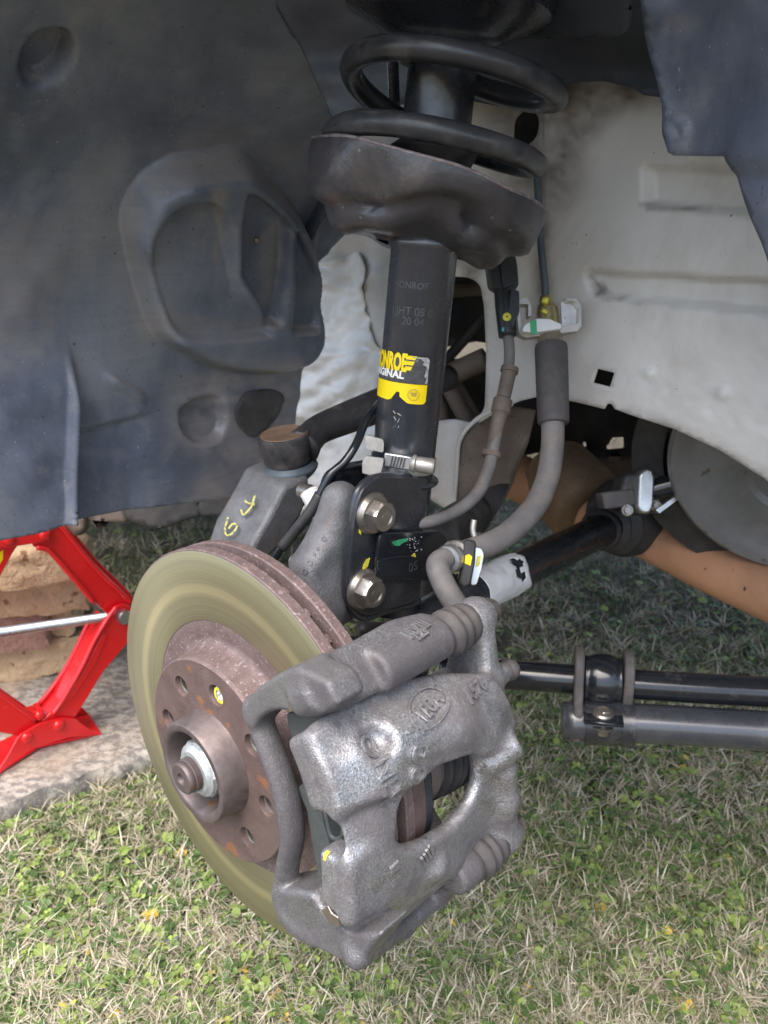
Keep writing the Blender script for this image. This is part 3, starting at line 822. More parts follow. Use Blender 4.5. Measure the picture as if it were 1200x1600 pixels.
# ================================================================ BRAKE DISC, HUB
FR = np.eye(4); FR[:3, 0] = LX; FR[:3, 1] = HX; FR[:3, 2] = -AX; FR[:3, 3] = C0     # local Z points outboard
def frm(s=0.0):
    f = FR.copy(); f[:3, 3] = C0 + AX*s; return f
disc = thing('brake_disc', 'rusty ventilated brake disc with a swept golden friction face', 'brake disc', C0)
Z = np.array([0, 0, 1.0]); o0 = np.zeros(3)
mesh('friction_face', *lathe([(.0002, .0868), (.0006, .0875), (.0006, .1318), (.0003, .1322)], o0, Z, 160), M['swept_iron'], disc, M=frm(), angle=40)
mesh('outer_cheek', *lathe([(0, .0868), (0, .1325), (-.0008, .1334), (-.0068, .1336), (-.0075, .1328), (-.0078, .128), (-.0078, .09)], o0, Z, 140), M['rust_mauve'], disc, M=frm(), angle=35)
mesh('inner_cheek', *lathe([(-.0142, .09), (-.0142, .128), (-.0146, .1328), (-.0155, .1336), (-.0212, .1335), (-.022, .1325), (-.022, .07), (-.0142, .07)], o0, Z, 140), M['rust_mauve'], disc, M=frm(), angle=35)
m = MB()
for k in range(40):
    a = 2*math.pi*k/40
    c, s_ = math.cos(a), math.sin(a)
    u = np.array([c, s_, 0]); t = np.array([-s_, c, 0])
    m.add(box(u*.1085 + Z*-.011, u*.0185, t*.0032, Z*.0036))
mesh('vanes', *m.vf, M['rust_mauve'], disc, M=frm(), smooth=False, bevel=.0008, kind='stuff')
mesh('bell', *lathe([(0, .0868), (.0003, .0835), (-.0012, .076), (-.001, .0725), (.001, .0708), (.004, .0695), (.0155, .0685)], o0, Z, 120), M['rust_mauve'], disc, M=frm(), angle=60)
# bell face with its bolt holes cut through
HOLES = [172, 127, 82, 38, -7, -55]
def ring_with_holes(z, r0, r1, holes, rad, depth):
    """flat annulus with round holes and their walls"""
    cir = lambda r, n: [Vector((r*math.cos(2*math.pi*k/n), r*math.sin(2*math.pi*k/n))) for k in range(n)]
    loops = [cir(r1, 120), cir(r0, 72)]
    hc = [(.0512*math.cos(math.radians(a)), .0512*math.sin(math.radians(a))) for a in holes]
    for x, y in hc: loops.append([Vector((x, y)) + v for v in cir(rad, 28)])
    pts = [p for l in loops for p in l]; ed = []; b = 0
    for l in loops: ed += [(b+i, b+(i+1) % len(l)) for i in range(len(l))]; b += len(l)
    vo, eo, fo, *_ = delaunay_2d_cdt(pts, ed, [], 0, 1e-6)
    V_ = np.array([[p.x, p.y, z] for p in vo]); F_ = []
    for t in fo:
        c = V_[list(t)].mean(0); rr = math.hypot(c[0], c[1])
        if rr > r1 or rr < r0: continue
        if any(math.hypot(c[0]-x, c[1]-y) < rad*.985 for x, y in hc): continue
        F_.append(list(t))
    m = MB().add((V_.tolist(), F_))
    for x, y in hc:
        m.add(lathe([(z-depth, rad*.86), (z-.0016, rad*.93), (z, rad)], np.array([x, y, 0]), Z, 28))
    return m.vf, hc
(vf, hc) = ring_with_holes(.0180, .0345, .0672, HOLES, .0072, .010)
mesh('bell_face', *vf, M['rust'], disc, M=frm(), angle=35)
mesh('bell_rim', *lathe([(.0155, .0686), (.0172, .0681), (.018, .0672)], o0, Z, 120), M['rust_mauve'], disc, M=frm())
hub = thing('wheel_hub', 'rusty wheel hub with thick spigot ring and white axle nut inside the disc', 'wheel hub', C0 - AX*.02)
mesh('hub_flange', *lathe([(.0095, 0), (.0095, .066), (-.02, .064)], o0, Z, 60), M['rust'], hub, M=frm(), angle=40)
mesh('spigot_ring', *lathe([(.012, .0352), (.0185, .0345), (.0205, .0335), (.0335, .0330), (.0352, .0318), (.0354, .0285), (.034, .0268), (.016, .0262), (.014, .02)], o0, Z, 96), M['hub_steel'], hub, M=frm(), angle=50)
nutm = MB()
nutm.add(lathe([(.0145, .0), (.0145, .0225), (.0175, .0228), (.0185, .021)], o0, Z, 48))
n6 = []
for k in range(12):
    a = math.radians(30*k + 8); rr = .0187 if k % 2 == 0 else .0181
    n6.append((rr*math.cos(a), rr*math.sin(a)))
rows = [(.0185, 1.0), (.029, 1.0), (.0312, .92)]
v = [(x*q, y*q, z) for z, q in rows for x, y in n6]
f = [[i*12+k, i*12+(k+1) % 12, (i+1)*12+(k+1) % 12, (i+1)*12+k] for i in range(2) for k in range(12)]
nutm.add((v, f)); nutm.add(lathe([(.0312, .0172), (.0325, .0150), (.034, .0138), (.034, .0105)], o0, Z, 36))
mesh('axle_nut', *nutm.vf, M['white_nut'], hub, M=frm(), angle=30)
thread = [(.02, .0108)]
for i in range(6):
    z = .0318 + i*.0012; thread += [(z, .0110), (z+.0007, .0099)]
thread += [(.0395, .0105), (.0418, .0103), (.0428, .0094), (.0428, .004), (.039, .0028), (.039, 0)]
mesh('stub_axle', *lathe(thread, o0, Z, 36), M['hub_steel'], hub, M=frm(), angle=40)
# retaining screw in the upper hole, the wheel-bolt threads deep in the others
for i, (x, y) in enumerate(hc):
    if HOLES[i] == 82:
        sm = MB().add(lathe([(.0100, .0062), (.0152, .0062), (.0160, .0054), (.0160, .0032), (.0142, .0026), (.0142, 0)], np.array([x+.001, y-.0005, 0]), Z, 30))
        scr = mesh('retaining_screw', *sm.vf, M['bright_zinc'], disc, M=frm(), angle=40)
        mesh('paint_dab', *lathe([(.0162, .0036), (.0164, .0050), (.0161, .0056)], np.array([x+.001, y-.0005, 0]), Z, 20, up=(1, 0, 0)), M['yellow_mark'], disc, M=frm())
    else:
        tm = MB()
        tm.add(lathe([(.0098, 0), (.0098, .0060)], np.array([x, y, 0]), Z, 24))
        for q in range(4): tm.add(lathe([(.0100+q*.0011, .0066), (.0105+q*.0011, .0055), (.0111+q*.0011, .0066)], np.array([x, y, 0]), Z, 24))
        mesh('bolt_thread', *tm.vf, M['bolt_zinc'] if HOLES[i] in (127, 38, -55) else M['hub_steel'], hub, M=frm(), angle=40)

# ================================================================ SUSPENSION STRUT
def SA(py):
    t = (700-py)/300.0
    return P(632+30*t, py, 1/((1-t)/.60 + t/.56))
SAX = SA(400) - SA(700); SAX /= np.linalg.norm(SAX)
SL = lambda py: float((SA(py)-SA(700)) @ SAX)
TC = O - SA(600); TC -= SAX*(TC @ SAX); TC /= np.linalg.norm(TC)          # from the tube towards the lens
TR = np.cross(TC, SAX); TR /= np.linalg.norm(TR)
if TR[0] < 0: TR = -TR
strut = thing('suspension_strut', 'upright black suspension strut with a yellow and grey sticker on its tube', 'strut', SA(945))
RT = .0226
mesh('damper_tube', *lathe([(SL(948), .0), (SL(948), RT-.001), (SL(944), RT), (SL(392), RT), (SL(388), RT+.0016), (SL(380), RT+.0022), (SL(374), RT+.0014), (SL(366), RT-.001), (SL(300), RT-.001)], SA(700), SAX, 72, up=TC), M['strut_paint'], strut, angle=50)
mesh('tube_flange', *lathe([(SL(752), RT-.001), (SL(750), .0262), (SL(747), .0272), (SL(744), .0266), (SL(740), RT-.001)], SA(700), SAX, 60, up=TC), M['black_paint'], strut, angle=50)

# spring seat: pressed dish, seen from below
tilt = Matrix.Rotation(math.radians(-11.5), 3, Vector(-TC)) @ Matrix.Rotation(math.radians(-4), 3, Vector(TR))
def rot(vv): return np.array([tilt @ Vector(q) for q in np.atleast_2d(vv)])
def _sgn():
    q = rot(TR)[0]; return q[2] < TR[2]
if not _sgn():
    tilt = Matrix.Rotation(math.radians(11.5), 3, Vector(-TC)) @ Matrix.Rotation(math.radians(-4), 3, Vector(TR))
seat_ax = rot(SAX)[0]
seat_c = P(665, 302, .562)
prof = [(-.038, RT+.0005), (-.035, .027), (-.0325, .038), (-.030, .050), (-.0265, .0590), (-.021, .0635), (-.0165, .0655), (-.0145, .0690), (-.0132, .0750), (-.0105, .0795), (-.004, .0815), (.006, .0828), (.0085, .0826), (.009, .0805), (.004, .0785), (-.006, .077), (-.010, .069), (-.016, .055), (-.020, .040), (-.024, .026)]
v, f = lathe(prof, seat_c, seat_ax, 96, up=rot(TC)[0])
v = np.array(v); a_, u_, w_ = basis(seat_ax, rot(TC)[0])
q = v-seat_c; ang = np.arctan2(q@w_, q@u_); ax_ = q@a_; rr = np.hypot(q@u_, q@w_)
bowl = sstep(.03, .055, rr)*sstep(.004, -.014, ax_)
side = np.sin(ang)      # sign tells left from right
lf = np.sign((np.cross(a_, u_) @ TR))
left = np.clip(-side*lf, -1, 1)
ax2 = ax_ - bowl*(.009*sstep(.1, .9, left)) + bowl*.0055*np.sin(ang*3+.6) + bowl*.003*np.sin(ang*7)
dent = np.exp(-((ang-.55*lf)/.16)**2)*np.exp(-((ax_+.014)/.008)**2) + np.exp(-((ang+.45*lf)/.2)**2)*np.exp(-((ax_+.010)/.009)**2)
r2 = rr*(1 + .012*np.sin(ang*2+1)*bowl) - .012*dent
lipn = .0012*(vnoise(ang*9+30, ax_*0+3, 7)-.5)*sstep(.076, .08, rr)
v = seat_c + a_*(ax2+lipn)[:, None] + u_*(np.cos(ang)*r2)[:, None] + w_*(np.sin(ang)*r2)[:, None]
mesh('spring_seat', v, f, mat('seat_paint', (.038, .039, .045), (.085, .078, .08), 34, (.24, .42), .1, .35, 300, .0009, spots=((.26, .25, .26), 120, .70), dust=((.15, .125, .11), .25)), strut, angle=60)
rim = []
for a in np.linspace(0, 2*math.pi, 97)[:-1]:
    rim.append(seat_c + seat_ax*(.0085+.0006*math.sin(a*7)) + (u_*math.cos(a) + w_*math.sin(a))*(.0817+.0003*math.sin(a*13)))
mesh('seat_rim', *tube(rim+rim[:1], .0013, 8, smooth=0, cap=False), mat('worn_edge', (.10, .095, .10), (.34, .27, .26), 260, (.4, .6), .2, .5, 400, .0008), strut)
# coil spring
hf1, hf2 = P(680, 222, .492), P(700, 104, .482)
pitch = float((hf2-hf1) @ SAX)*1.02
cc = SA(184) + SAX*0.0; cc = cc + SAX*float((hf1-cc) @ SAX)
pts = []
for d in np.arange(-250, 560, 8):
    # d = degrees climbing from the lower front pass; climbing, the front runs left to right
    a = math.radians(90 - d)
    rr_ = .0655 if d > -120 else .0655 - .0
    base = rot(TR)[0]*math.cos(a)*rr_ + rot(TC)[0]*math.sin(a)*rr_
    pts.append(cc + base + seat_ax*pitch*d/360)
mesh('coil_spring', *tube(pts, .0073, 18, smooth=0), mat('spring_coat', (.016, .018, .022), (.04, .042, .048), 40, (.25, .45), 0, .15, 500, .0003, spec=.6, dust=((.12, .115, .11), .3)), strut)
mesh('dust_boot', *lathe([(SL(250), .0235), (SL(236), .0235), (SL(215), .0228), (SL(205), .0222), (SL(112), .0219), (SL(106), .0225), (SL(104), .026), (SL(98), .031), (SL(70), .0325), (SL(60), .036), (SL(40), .05), (SL(20), .064), (SL(0), .066), (SL(-60), .066)], SA(700), SAX, 60, up=TC), M['black_paint'], strut, angle=40)
mesh('wiring_tube', *tube([P(612, 60, .62), P(614, 110, .62), P(616, 170, .62)], .0045, 10), M['black_paint'], strut)
mesh('bump_stop_ring', *lathe([(SL(262), .024), (SL(238), .0285), (SL(232), .0285), (SL(224), .024)], SA(700), SAX, 48, up=TC), M['dusty_black'], strut, angle=40)

# sticker wrapped round the tube; text coordinates: u round the tube (metres to the right of its near side), v along it
stx, sty = RT + .00035, 0
def wrap(u, vv, r):
    a = np.asarray(u)/RT
    return SA(700) + SAX*np.asarray(vv)[..., None] + (TR*np.sin(a)[..., None] + TC*np.cos(a)[..., None])*np.asarray(r)[..., None] if not np.isscalar(r) else SA(700) + SAX*np.asarray(vv)[..., None] + (TR*np.sin(a)[..., None] + TC*np.cos(a)[..., None])*r
def tube_uv(px, py):
    """surveyed spot on the tube wall"""
    d = ray(px, py); o = O - SA(700)
    d2 = d - SAX*(d@SAX); o2 = o - SAX*(o@SAX)
    A = d2@d2; b = o2@d2; c = o2@o2-RT*RT
    t = (-b - math.sqrt(max(b*b-A*c, 0)))/A
    q = o + d*t
    return math.atan2(q@TR, q@TC)*RT, float(q@SAX)
tl, tr_, br_ = tube_uv(600, 548), tube_uv(672, 558), tube_uv(664, 632)
V1 = tr_[1]; V0 = br_[1]; U1 = (tr_[0]+br_[0])/2
U0 = U1 - .056                                   # the sheet runs on round the tube, out of sight
UB = tube_uv(600, 592)[1]
def sheet(poly, r, step=.0016):
    x = np.array([p[0] for p in poly]); y = np.array([p[1] for p in poly])
    gx, gy = np.meshgrid(np.arange(x.min(), x.max(), step), np.arange(y.min(), y.max(), step)); gx = gx.ravel(); gy = gy.ravel()
    ol = densify(poly, step)
    k = sd_poly(gx, gy, ol) < -step*.4
    pts_ = [Vector(p) for p in ol] + [Vector(p) for p in zip(gx[k], gy[k])]
    vo, eo, fo, *_ = delaunay_2d_cdt(pts_, [(i, (i+1) % len(ol)) for i in range(len(ol))], [], 0, 1e-7)
    vo = np.array([[p.x, p.y] for p in vo])
    fo = [list(t) for t in fo if sd_poly(*[np.array([c]) for c in vo[list(t)].mean(0)], ol)[0] < 0]
    bub = .00025*vnoise(vo[:, 0]*420, vo[:, 1]*420, 9)
    return wrap(vo[:, 0], vo[:, 1], r+bub), fo
rc = .0028
WEAR = [(U1-.0022, UB+.0005), (U1-.0003, UB+.0005), (U1-.0004, V1-.002), (U1-.0016, V1-.0005), (U1-.012, V1-.0004), (U1-.012, V1-.0011), (U1-.0065, V1-.0016), (U1-.0040, V1-.0034), (U1-.0050, V1-.0052), (U1-.0018, V1-.0068), (U1-.0030, UB+.0055), (U1-.0012, UB+.0035)]
corner = lambda cx, cy, a0, a1: [(cx+rc*math.cos(math.radians(a)), cy+rc*math.sin(math.radians(a))) for a in np.linspace(a0, a1, 6)]
grey = [(U0, UB), (U1, UB)] + corner(U1-rc, V1-rc, 0, 90) + [(U0, V1)]
notch = tube_uv(622, 612); nb = tube_uv(610, 625); nb2 = tube_uv(640, 630)
VY = tube_uv(600, 622)[1]
yel = [(U0, VY), (nb[0]-.002, VY), (nb[0]+.0005, VY+.0008), (notch[0]-.001, notch[1]), (notch[0]+.0012, notch[1]), (notch[0]+.0015, notch[1]-.003), (nb2[0]-.002, V0+.0005), (nb2[0], V0)] + corner(U1-rc, V0+rc, -90, 0) + [(U1, UB-.0003), (U0, UB-.0003)]
stk = mesh('brand_sticker', *sheet(grey, RT+.0003), M['sticker_grey'], strut, label='grey and yellow sticker with one torn notch')
mesh('sticker_wear', *sheet(WEAR, RT+.0006, .001), mat('foil_crease', (.24, .24, .25), (.62, .62, .63), 420, (.25, .4), .4, .6, 500, .0006), stk)
mesh('sticker_band', *sheet(yel, RT+.0003), M['yellow_print'], stk)
def wrap_text(name, txt, size, u, vv, r, mt, parent, sx=1.0, bold=0.0, shear=0.0, left=False, extrude=0.0, tilt_deg=0):
    v, f = text_vf(txt, size, extrude, bold)
    v = np.array(v)
    if left: v[:, 0] -= v[:, 0].max()
    v[:, 0] = v[:, 0]*sx + shear*v[:, 1]
    c, s_ = math.cos(math.radians(tilt_deg)), math.sin(math.radians(tilt_deg))
    x, y = v[:, 0]*c - v[:, 1]*s_, v[:, 0]*s_ + v[:, 1]*c
    pos = SA(700) + SAX*(vv+y)[:, None] + (TR*np.sin((u+x)/RT)[:, None] + TC*np.cos((u+x)/RT)[:, None])*(r+v[:, 2])[:, None]
    return mesh(name, pos, f, mt, parent, smooth=False)
e_right = tube_uv(636, 570); wing_r = tube_uv(649, 571)
wrap_text('brand_lettering', 'MONROE', .0158, e_right[0], (tube_uv(618, 566)[1]), RT+.00075, M['yellow_print'], stk, sx=.455, bold=.0008, left=True)
m = MB()
for k in range(3):                                # the winged stripes after the last letter
    y1 = tube_uv(640, 568)[1] + .0052 - k*.0036; w_ = .0062 - k*.0012
    p4 = [(e_right[0]-.001, y1-.0026), (e_right[0]+w_-.001, y1-.0026), (e_right[0]+w_, y1), (e_right[0]-.001, y1)]
    vv_ = [SA(700) + SAX*b + (TR*math.sin(a/RT) + TC*math.cos(a/RT))*(RT+.00078) for a, b in p4]
    m.add((vv_, [[0, 1, 2, 3]]))
mesh('brand_wings', *m.vf, M['yellow_print'], stk, smooth=False)
l_right = tube_uv(632, 587)
wrap_text('range_lettering', 'ORIGINAL', .0068, l_right[0], l_right[1], RT+.00075, M['sticker_white'], stk, sx=1.06, bold=.00028, left=True)
sc_ = tube_uv(646, 617)
m = MB()
for r0, r1 in ((.0036, .0040), (.0028, .00295)):
    an = np.linspace(0, 2*math.pi, 33)[:-1]
    for k in range(32):
        quad = [(r0, an[k]), (r1, an[k]), (r1, an[(k+1) % 32]), (r0, an[(k+1) % 32])]
        m.add(([SA(700) + SAX*(sc_[1]+r_*math.sin(a)) + (TR*math.sin((sc_[0]+r_*math.cos(a))/RT) + TC*math.cos((sc_[0]+r_*math.cos(a))/RT))*(RT+.00078) for r_, a in quad], [[0, 1, 2, 3]]))
mesh('seal_ring', *m.vf, mat('seal_print', (.42, .30, .06)), stk, smooth=False)
m = MB()
for k in range(3):
    a0, a1, b0 = sc_[0]-.0022+.0004*k, sc_[0]+.0022-.0003*k, sc_[1]+.0010-.0010*k
    m.add(([SA(700) + SAX*b + (TR*math.sin(a/RT) + TC*math.cos(a/RT))*(RT+.00078) for a, b in ((a0, b0), (a1, b0), (a1, b0+.0006), (a0, b0+.0006))], [[0, 1, 2, 3]]))
mesh('seal_lines', *m.vf, mat('seal_ink', (.3, .22, .06)), stk, smooth=False)
# stamped marks in the tube paint
u1 = tube_uv(640, 446); wrap_text('stamped_lettering', 'MONROE', .0062, u1[0], u1[1], RT+.00012, M['stamp'], strut, sx=.95)
u1 = tube_uv(640, 487); wrap_text('stamped_lettering', 'I JHT 08 0', .0078, u1[0]+.001, u1[1], RT+.00012, M['stamp'], strut, sx=.9)
u1 = tube_uv(645, 503); wrap_text('stamped_lettering', '20 04', .0074, u1[0], u1[1], RT+.00012, M['stamp'], strut, sx=.9)
# scratches below the sticker
m = MB()
rs = np.random.RandomState(4)
for k in range(7):
    u, vv_ = tube_uv(612+rs.rand()*12, 640+rs.rand()*26); L_ = .0012+rs.rand()*.002; a = rs.rand()*2+.5
    q4 = [(u, vv_), (u+L_*math.cos(a), vv_-L_*math.sin(a)), (u+L_*math.cos(a)+.0005, vv_-L_*math.sin(a)+.0004), (u+.0005, vv_+.0004)]
    m.add(([SA(700) + SAX*b + (TR*math.sin(a_/RT) + TC*math.cos(a_/RT))*(RT+.0001) for a_, b in q4], [[0, 1, 2, 3]]))
mesh('scratches', *m.vf, mat('bare_scratch', (.40, .37, .33)), strut, smooth=False, kind='stuff')

# clamp band with worm screw and two bright tabs
cl = thing('hose_clamp', 'worm-screw hose clamp with bright tabs round the foot of the strut tube', 'hose clamp', SA(722))
mesh('band', *lathe([(SL(731), RT), (SL(731), RT+.0009), (SL(712), RT+.0009), (SL(712), RT)], SA(700), SAX, 60, up=TC), M['steel'], cl, angle=40)
tw = lambda px, py, r: SA(700) + SAX*tube_uv(px, py)[1] + (TR*math.sin(tube_uv(px, py)[0]/RT) + TC*math.cos(tube_uv(px, py)[0]/RT))*r
b0, b1 = tw(604, 716, RT+.003), tw(642, 722, RT+.003)
hd = (b1-b0); hd /= np.linalg.norm(hd); hn = TC
mesh('worm_housing', *box((b0+b1)/2, hd*np.linalg.norm(b1-b0)/2, SAX*.0052, np.cross(hd, SAX)*.0028), M['steel'], cl, smooth=False, bevel=.0012)
m = MB()
for k in range(5):
    c = b0 + (b1-b0)*(.30+.11*k)
    m.add(box(c + np.cross(hd, SAX)*(.0031 if np.cross(hd, SAX)@TC > 0 else -.0031), hd*.00045, SAX*.0036+hd*.0006, TC*.0004))
mesh('worm_slots', *m.vf, M['dusty_black'], cl, smooth=False, kind='stuff')
b2 = b1 + hd*.0145
mesh('worm_screw', *lathe([(0, .0045), (.002, .0062), (.0035, .0065), (.0045, .0050), (.006, .0054), (.0155, .0056), (.017, .0048), (.017, 0)], b1 - hd*.001, hd, 28), M['bracket_grey'], cl, angle=40)
tb = [(570, 679), (598, 686), (600, 692), (599, 707), (573, 701)]
tb2 = [(571, 712), (600, 716), (594, 745), (566, 739), (566, 722)]
for pp in (tb, tb2):
    q = [P(x, y, float((SA(720)-O)@RM[:, 2]) - .0265) for x, y in rounded(pp, 3, 3)]
    mesh('tab', *prism(q, TC*.0012), mat('dull_tab', (.20, .19, .175), (.32, .30, .27), 120, (.4, .55), .7), cl, smooth=False)

# clevis that grips the knuckle
LF = .013; LR = -.032
clv = [(576, 752), (590, 744), (668, 746), (664, 790), (657, 835), (654, 936), (640, 942), (600, 953), (574, 962), (556, 957), (546, 940), (541, 915), (548, 830), (556, 782), (564, 764)]
clv = rounded(clv, 9)
mesh('clevis_plate', *prism([onW(x, y, 1, LF) for x, y in clv], LX*.0035), M['black_paint'], strut, smooth=False, bevel=.0008)
lipp = [(654, 938), (640, 945), (600, 955), (574, 964), (556, 959), (545, 941), (540, 915), (547, 830), (555, 780), (563, 762), (577, 750), (600, 745), (640, 746)]
mesh('clevis_lip', *tube([onW(x, y, 1, LF-.003) for x, y in lipp], .0030, 10), M['black_paint'], strut)
rp = rounded([(509, 752), (524, 734), (566, 724), (640, 724), (640, 800), (600, 870), (540, 870), (498, 846), (503, 790)], 8)
mesh('clevis_plate', *prism([onW(x, y, 1, LR) for x, y in rp], LX*.0035), M['black_paint'], strut, smooth=False, bevel=.0008)
mesh('clevis_lip', *tube([onW(x, y, 1, LR+.003) for x, y in ((497, 850), (502, 790), (508, 752), (523, 735), (566, 725), (600, 724))], .0028, 10), M['black_paint'], strut)
tab = rounded([(592, 832), (684, 829), (696, 838), (697, 862), (691, 908), (640, 906), (584, 902), (588, 860)], 7)
mesh('hose_tab', *prism([onW(x, y, 1, LF+.0055) for x, y in tab], LX*.003), M['black_gloss'], strut, smooth=False, bevel=.0008)
em = rounded([(588, 876), (612, 870), (640, 868), (655, 872), (655, 900), (592, 900)], 5)
mesh('tab_relief', *prism([onW(x, y, 1, LF+.0072) for x, y in em], LX*.0012), M['black_gloss'], strut, smooth=False, bevel=.0006)
def flat_text(name, txt, size, px, py, l, mt, parent, lift=.0004, bold=0.0, ang=0.0, ex=.0002):
    v, f = text_vf(txt, size, ex, bold); v = np.array(v); c = onW(px, py, 1, l)
    ca, sa = math.cos(ang), math.sin(ang)
    x, y = v[:, 0]*ca - v[:, 1]*sa, v[:, 0]*sa + v[:, 1]*ca
    return mesh(name, c + AX*x[:, None] + HX*y[:, None] + LX*(v[:, 2]+lift)[:, None], f, mt, parent, smooth=False)
flat_text('stamped_lettering', '05', .010, 645, 886, LF+.0078, M['stamp'], strut)
def dab(name, poly, l, mt, parent): return mesh(name, *prism([onW(x, y, 1, l) for x, y in poly], LX*.0003), mt, parent, smooth=False)
dab('paint_mark', [(612, 847), (624, 843), (636, 841), (637, 845), (628, 849), (624, 853), (616, 852)], LF+.0072, M['green_mark'], strut)
dab('paint_mark', [(643, 868), (648, 864), (650, 871), (644, 874)], LF+.0072, M['yellow_mark'], strut)
dab('paint_mark', [(573, 874), (578, 872), (575, 884), (571, 890), (566, 891), (568, 882)], LF+.0023, M['yellow_mark'], strut)
dab('paint_mark', [(561, 827), (564, 829), (564, 836), (561, 833)], LF+.0023, M['yellow_mark'], strut)
m = MB(); rs = np.random.RandomState(9)
for k in range(34):
    x, y = 636+rs.rand()*24, 838+rs.rand()*26; r_ = .4+.5*rs.rand()
    m.add(([onW(x+r_*math.cos(a), y+r_*math.sin(a), 1, LF+.0074) for a in np.linspace(0, 5.2, 6)], [[0, 1, 2, 3, 4, 5]]))
mesh('paint_specks', *m.vf, M['sticker_white'], strut, smooth=False, kind='stuff')

def clevis_bolt(px, py, up, txt):
    c = onW(px, py, 1, LF+.002)
    bt = thing('clevis_bolt', 'flanged hex bolt', 'bolt', c)
    mesh('head', *hexhead(c, LX, *(.0192, .0128), up=up, flange=.0146, fth=.0028), M['bolt_zinc'], bt, angle=28)
    mesh('shank', *lathe([(-.07, .006), (0, .006)], c, LX, 20), M['bolt_zinc'], bt)
    m = MB()
    for k, ch in enumerate(txt):
        v, f = text_vf(ch, .0042, .00025); v = np.array(v)
        a = math.radians(90 - k*360/len(txt)); ca, sa = math.cos(a-math.pi/2), math.sin(a-math.pi/2)
        x = v[:, 0]*ca - v[:, 1]*sa + .0052*math.cos(a); y = v[:, 0]*sa + v[:, 1]*ca + .0052*math.sin(a)
        m.add((c + LX*(.0118 + v[:, 2])[:, None] + AX*x[:, None] + HX*y[:, None], f))
    mesh('head_lettering', *m.vf, M['bolt_zinc'], bt, smooth=False)
    mesh('head_dimple', *lathe([(.0119, .0026), (.0122, .0023), (.0119, .0018), (.0116, 0)], c, LX, 20), M['bolt_zinc'], bt)
    return bt
b_ = clevis_bolt(581, 802, (.3, .2, 1), '10.9'); b_['label'] = 'upper flanged hex bolt clamping the black clevis, nearest the tube clamp'; b_['group'] = 'flanged bolts in the strut clevis'
b_ = clevis_bolt(566, 920, (.1, .2, 1), '10.9'); b_['label'] = 'lower flanged hex bolt in the clevis, below the yellow paint dash'; b_['group'] = 'flanged bolts in the strut clevis'

# ================================================================ BRAKE CALIPER
cal = thing('brake_caliper', 'silver cast brake caliper and its grey carrier straddling the rusty disc', 'brake caliper', W(.03, .12, -.05))
TH0 = math.radians(11.5)
def cyl_poly(px, r=.149):
    o = []
    for x, y in px:
        s, t = oncyl(x, y, r); o.append((s, (t-TH0)*r))
    return o
def pt(px, py, r):
    s, t = oncyl(px, py, r); return np.array([s, r*math.cos(t), r*math.sin(t)])
body_px = [(560, 1092), (648, 1054), (700, 1048), (760, 1052), (782, 1075), (806, 1120), (806, 1180), (788, 1205), (786, 1255), (778, 1290), (762, 1325)]
win_px = [(630, 1318), (635, 1264), (654, 1226), (684, 1196), (720, 1180), (746, 1174), (757, 1192), (757, 1232), (743, 1268), (716, 1300), (676, 1324), (646, 1332)]
polar = lambda s, deg: (s, (math.radians(deg)-TH0)*.149)
bodyP = rounded(cyl_poly(body_px) + [polar(.070, -21), polar(.040, -24.5), polar(.007, -23), polar(-.020, -18.5), polar(-.037, -10), polar(-.037, 36), polar(-.031, 38.2)], .006, 3); winP = cyl_poly(rounded(win_px, 10, 3))
ra, rb_ = np.array(cyl_poly([(560, 1268)])[0]), np.array(cyl_poly([(772, 1176)])[0])
rn = np.array([-(rb_-ra)[1], (rb_-ra)[0]]); rn /= np.linalg.norm(rn)
if rn[1] < 0: rn = -rn
PIN_T = pt(716, 980, .148); PIN_B = pt(752, 1334, .148)
dimp = pt(594, 1152, .153)
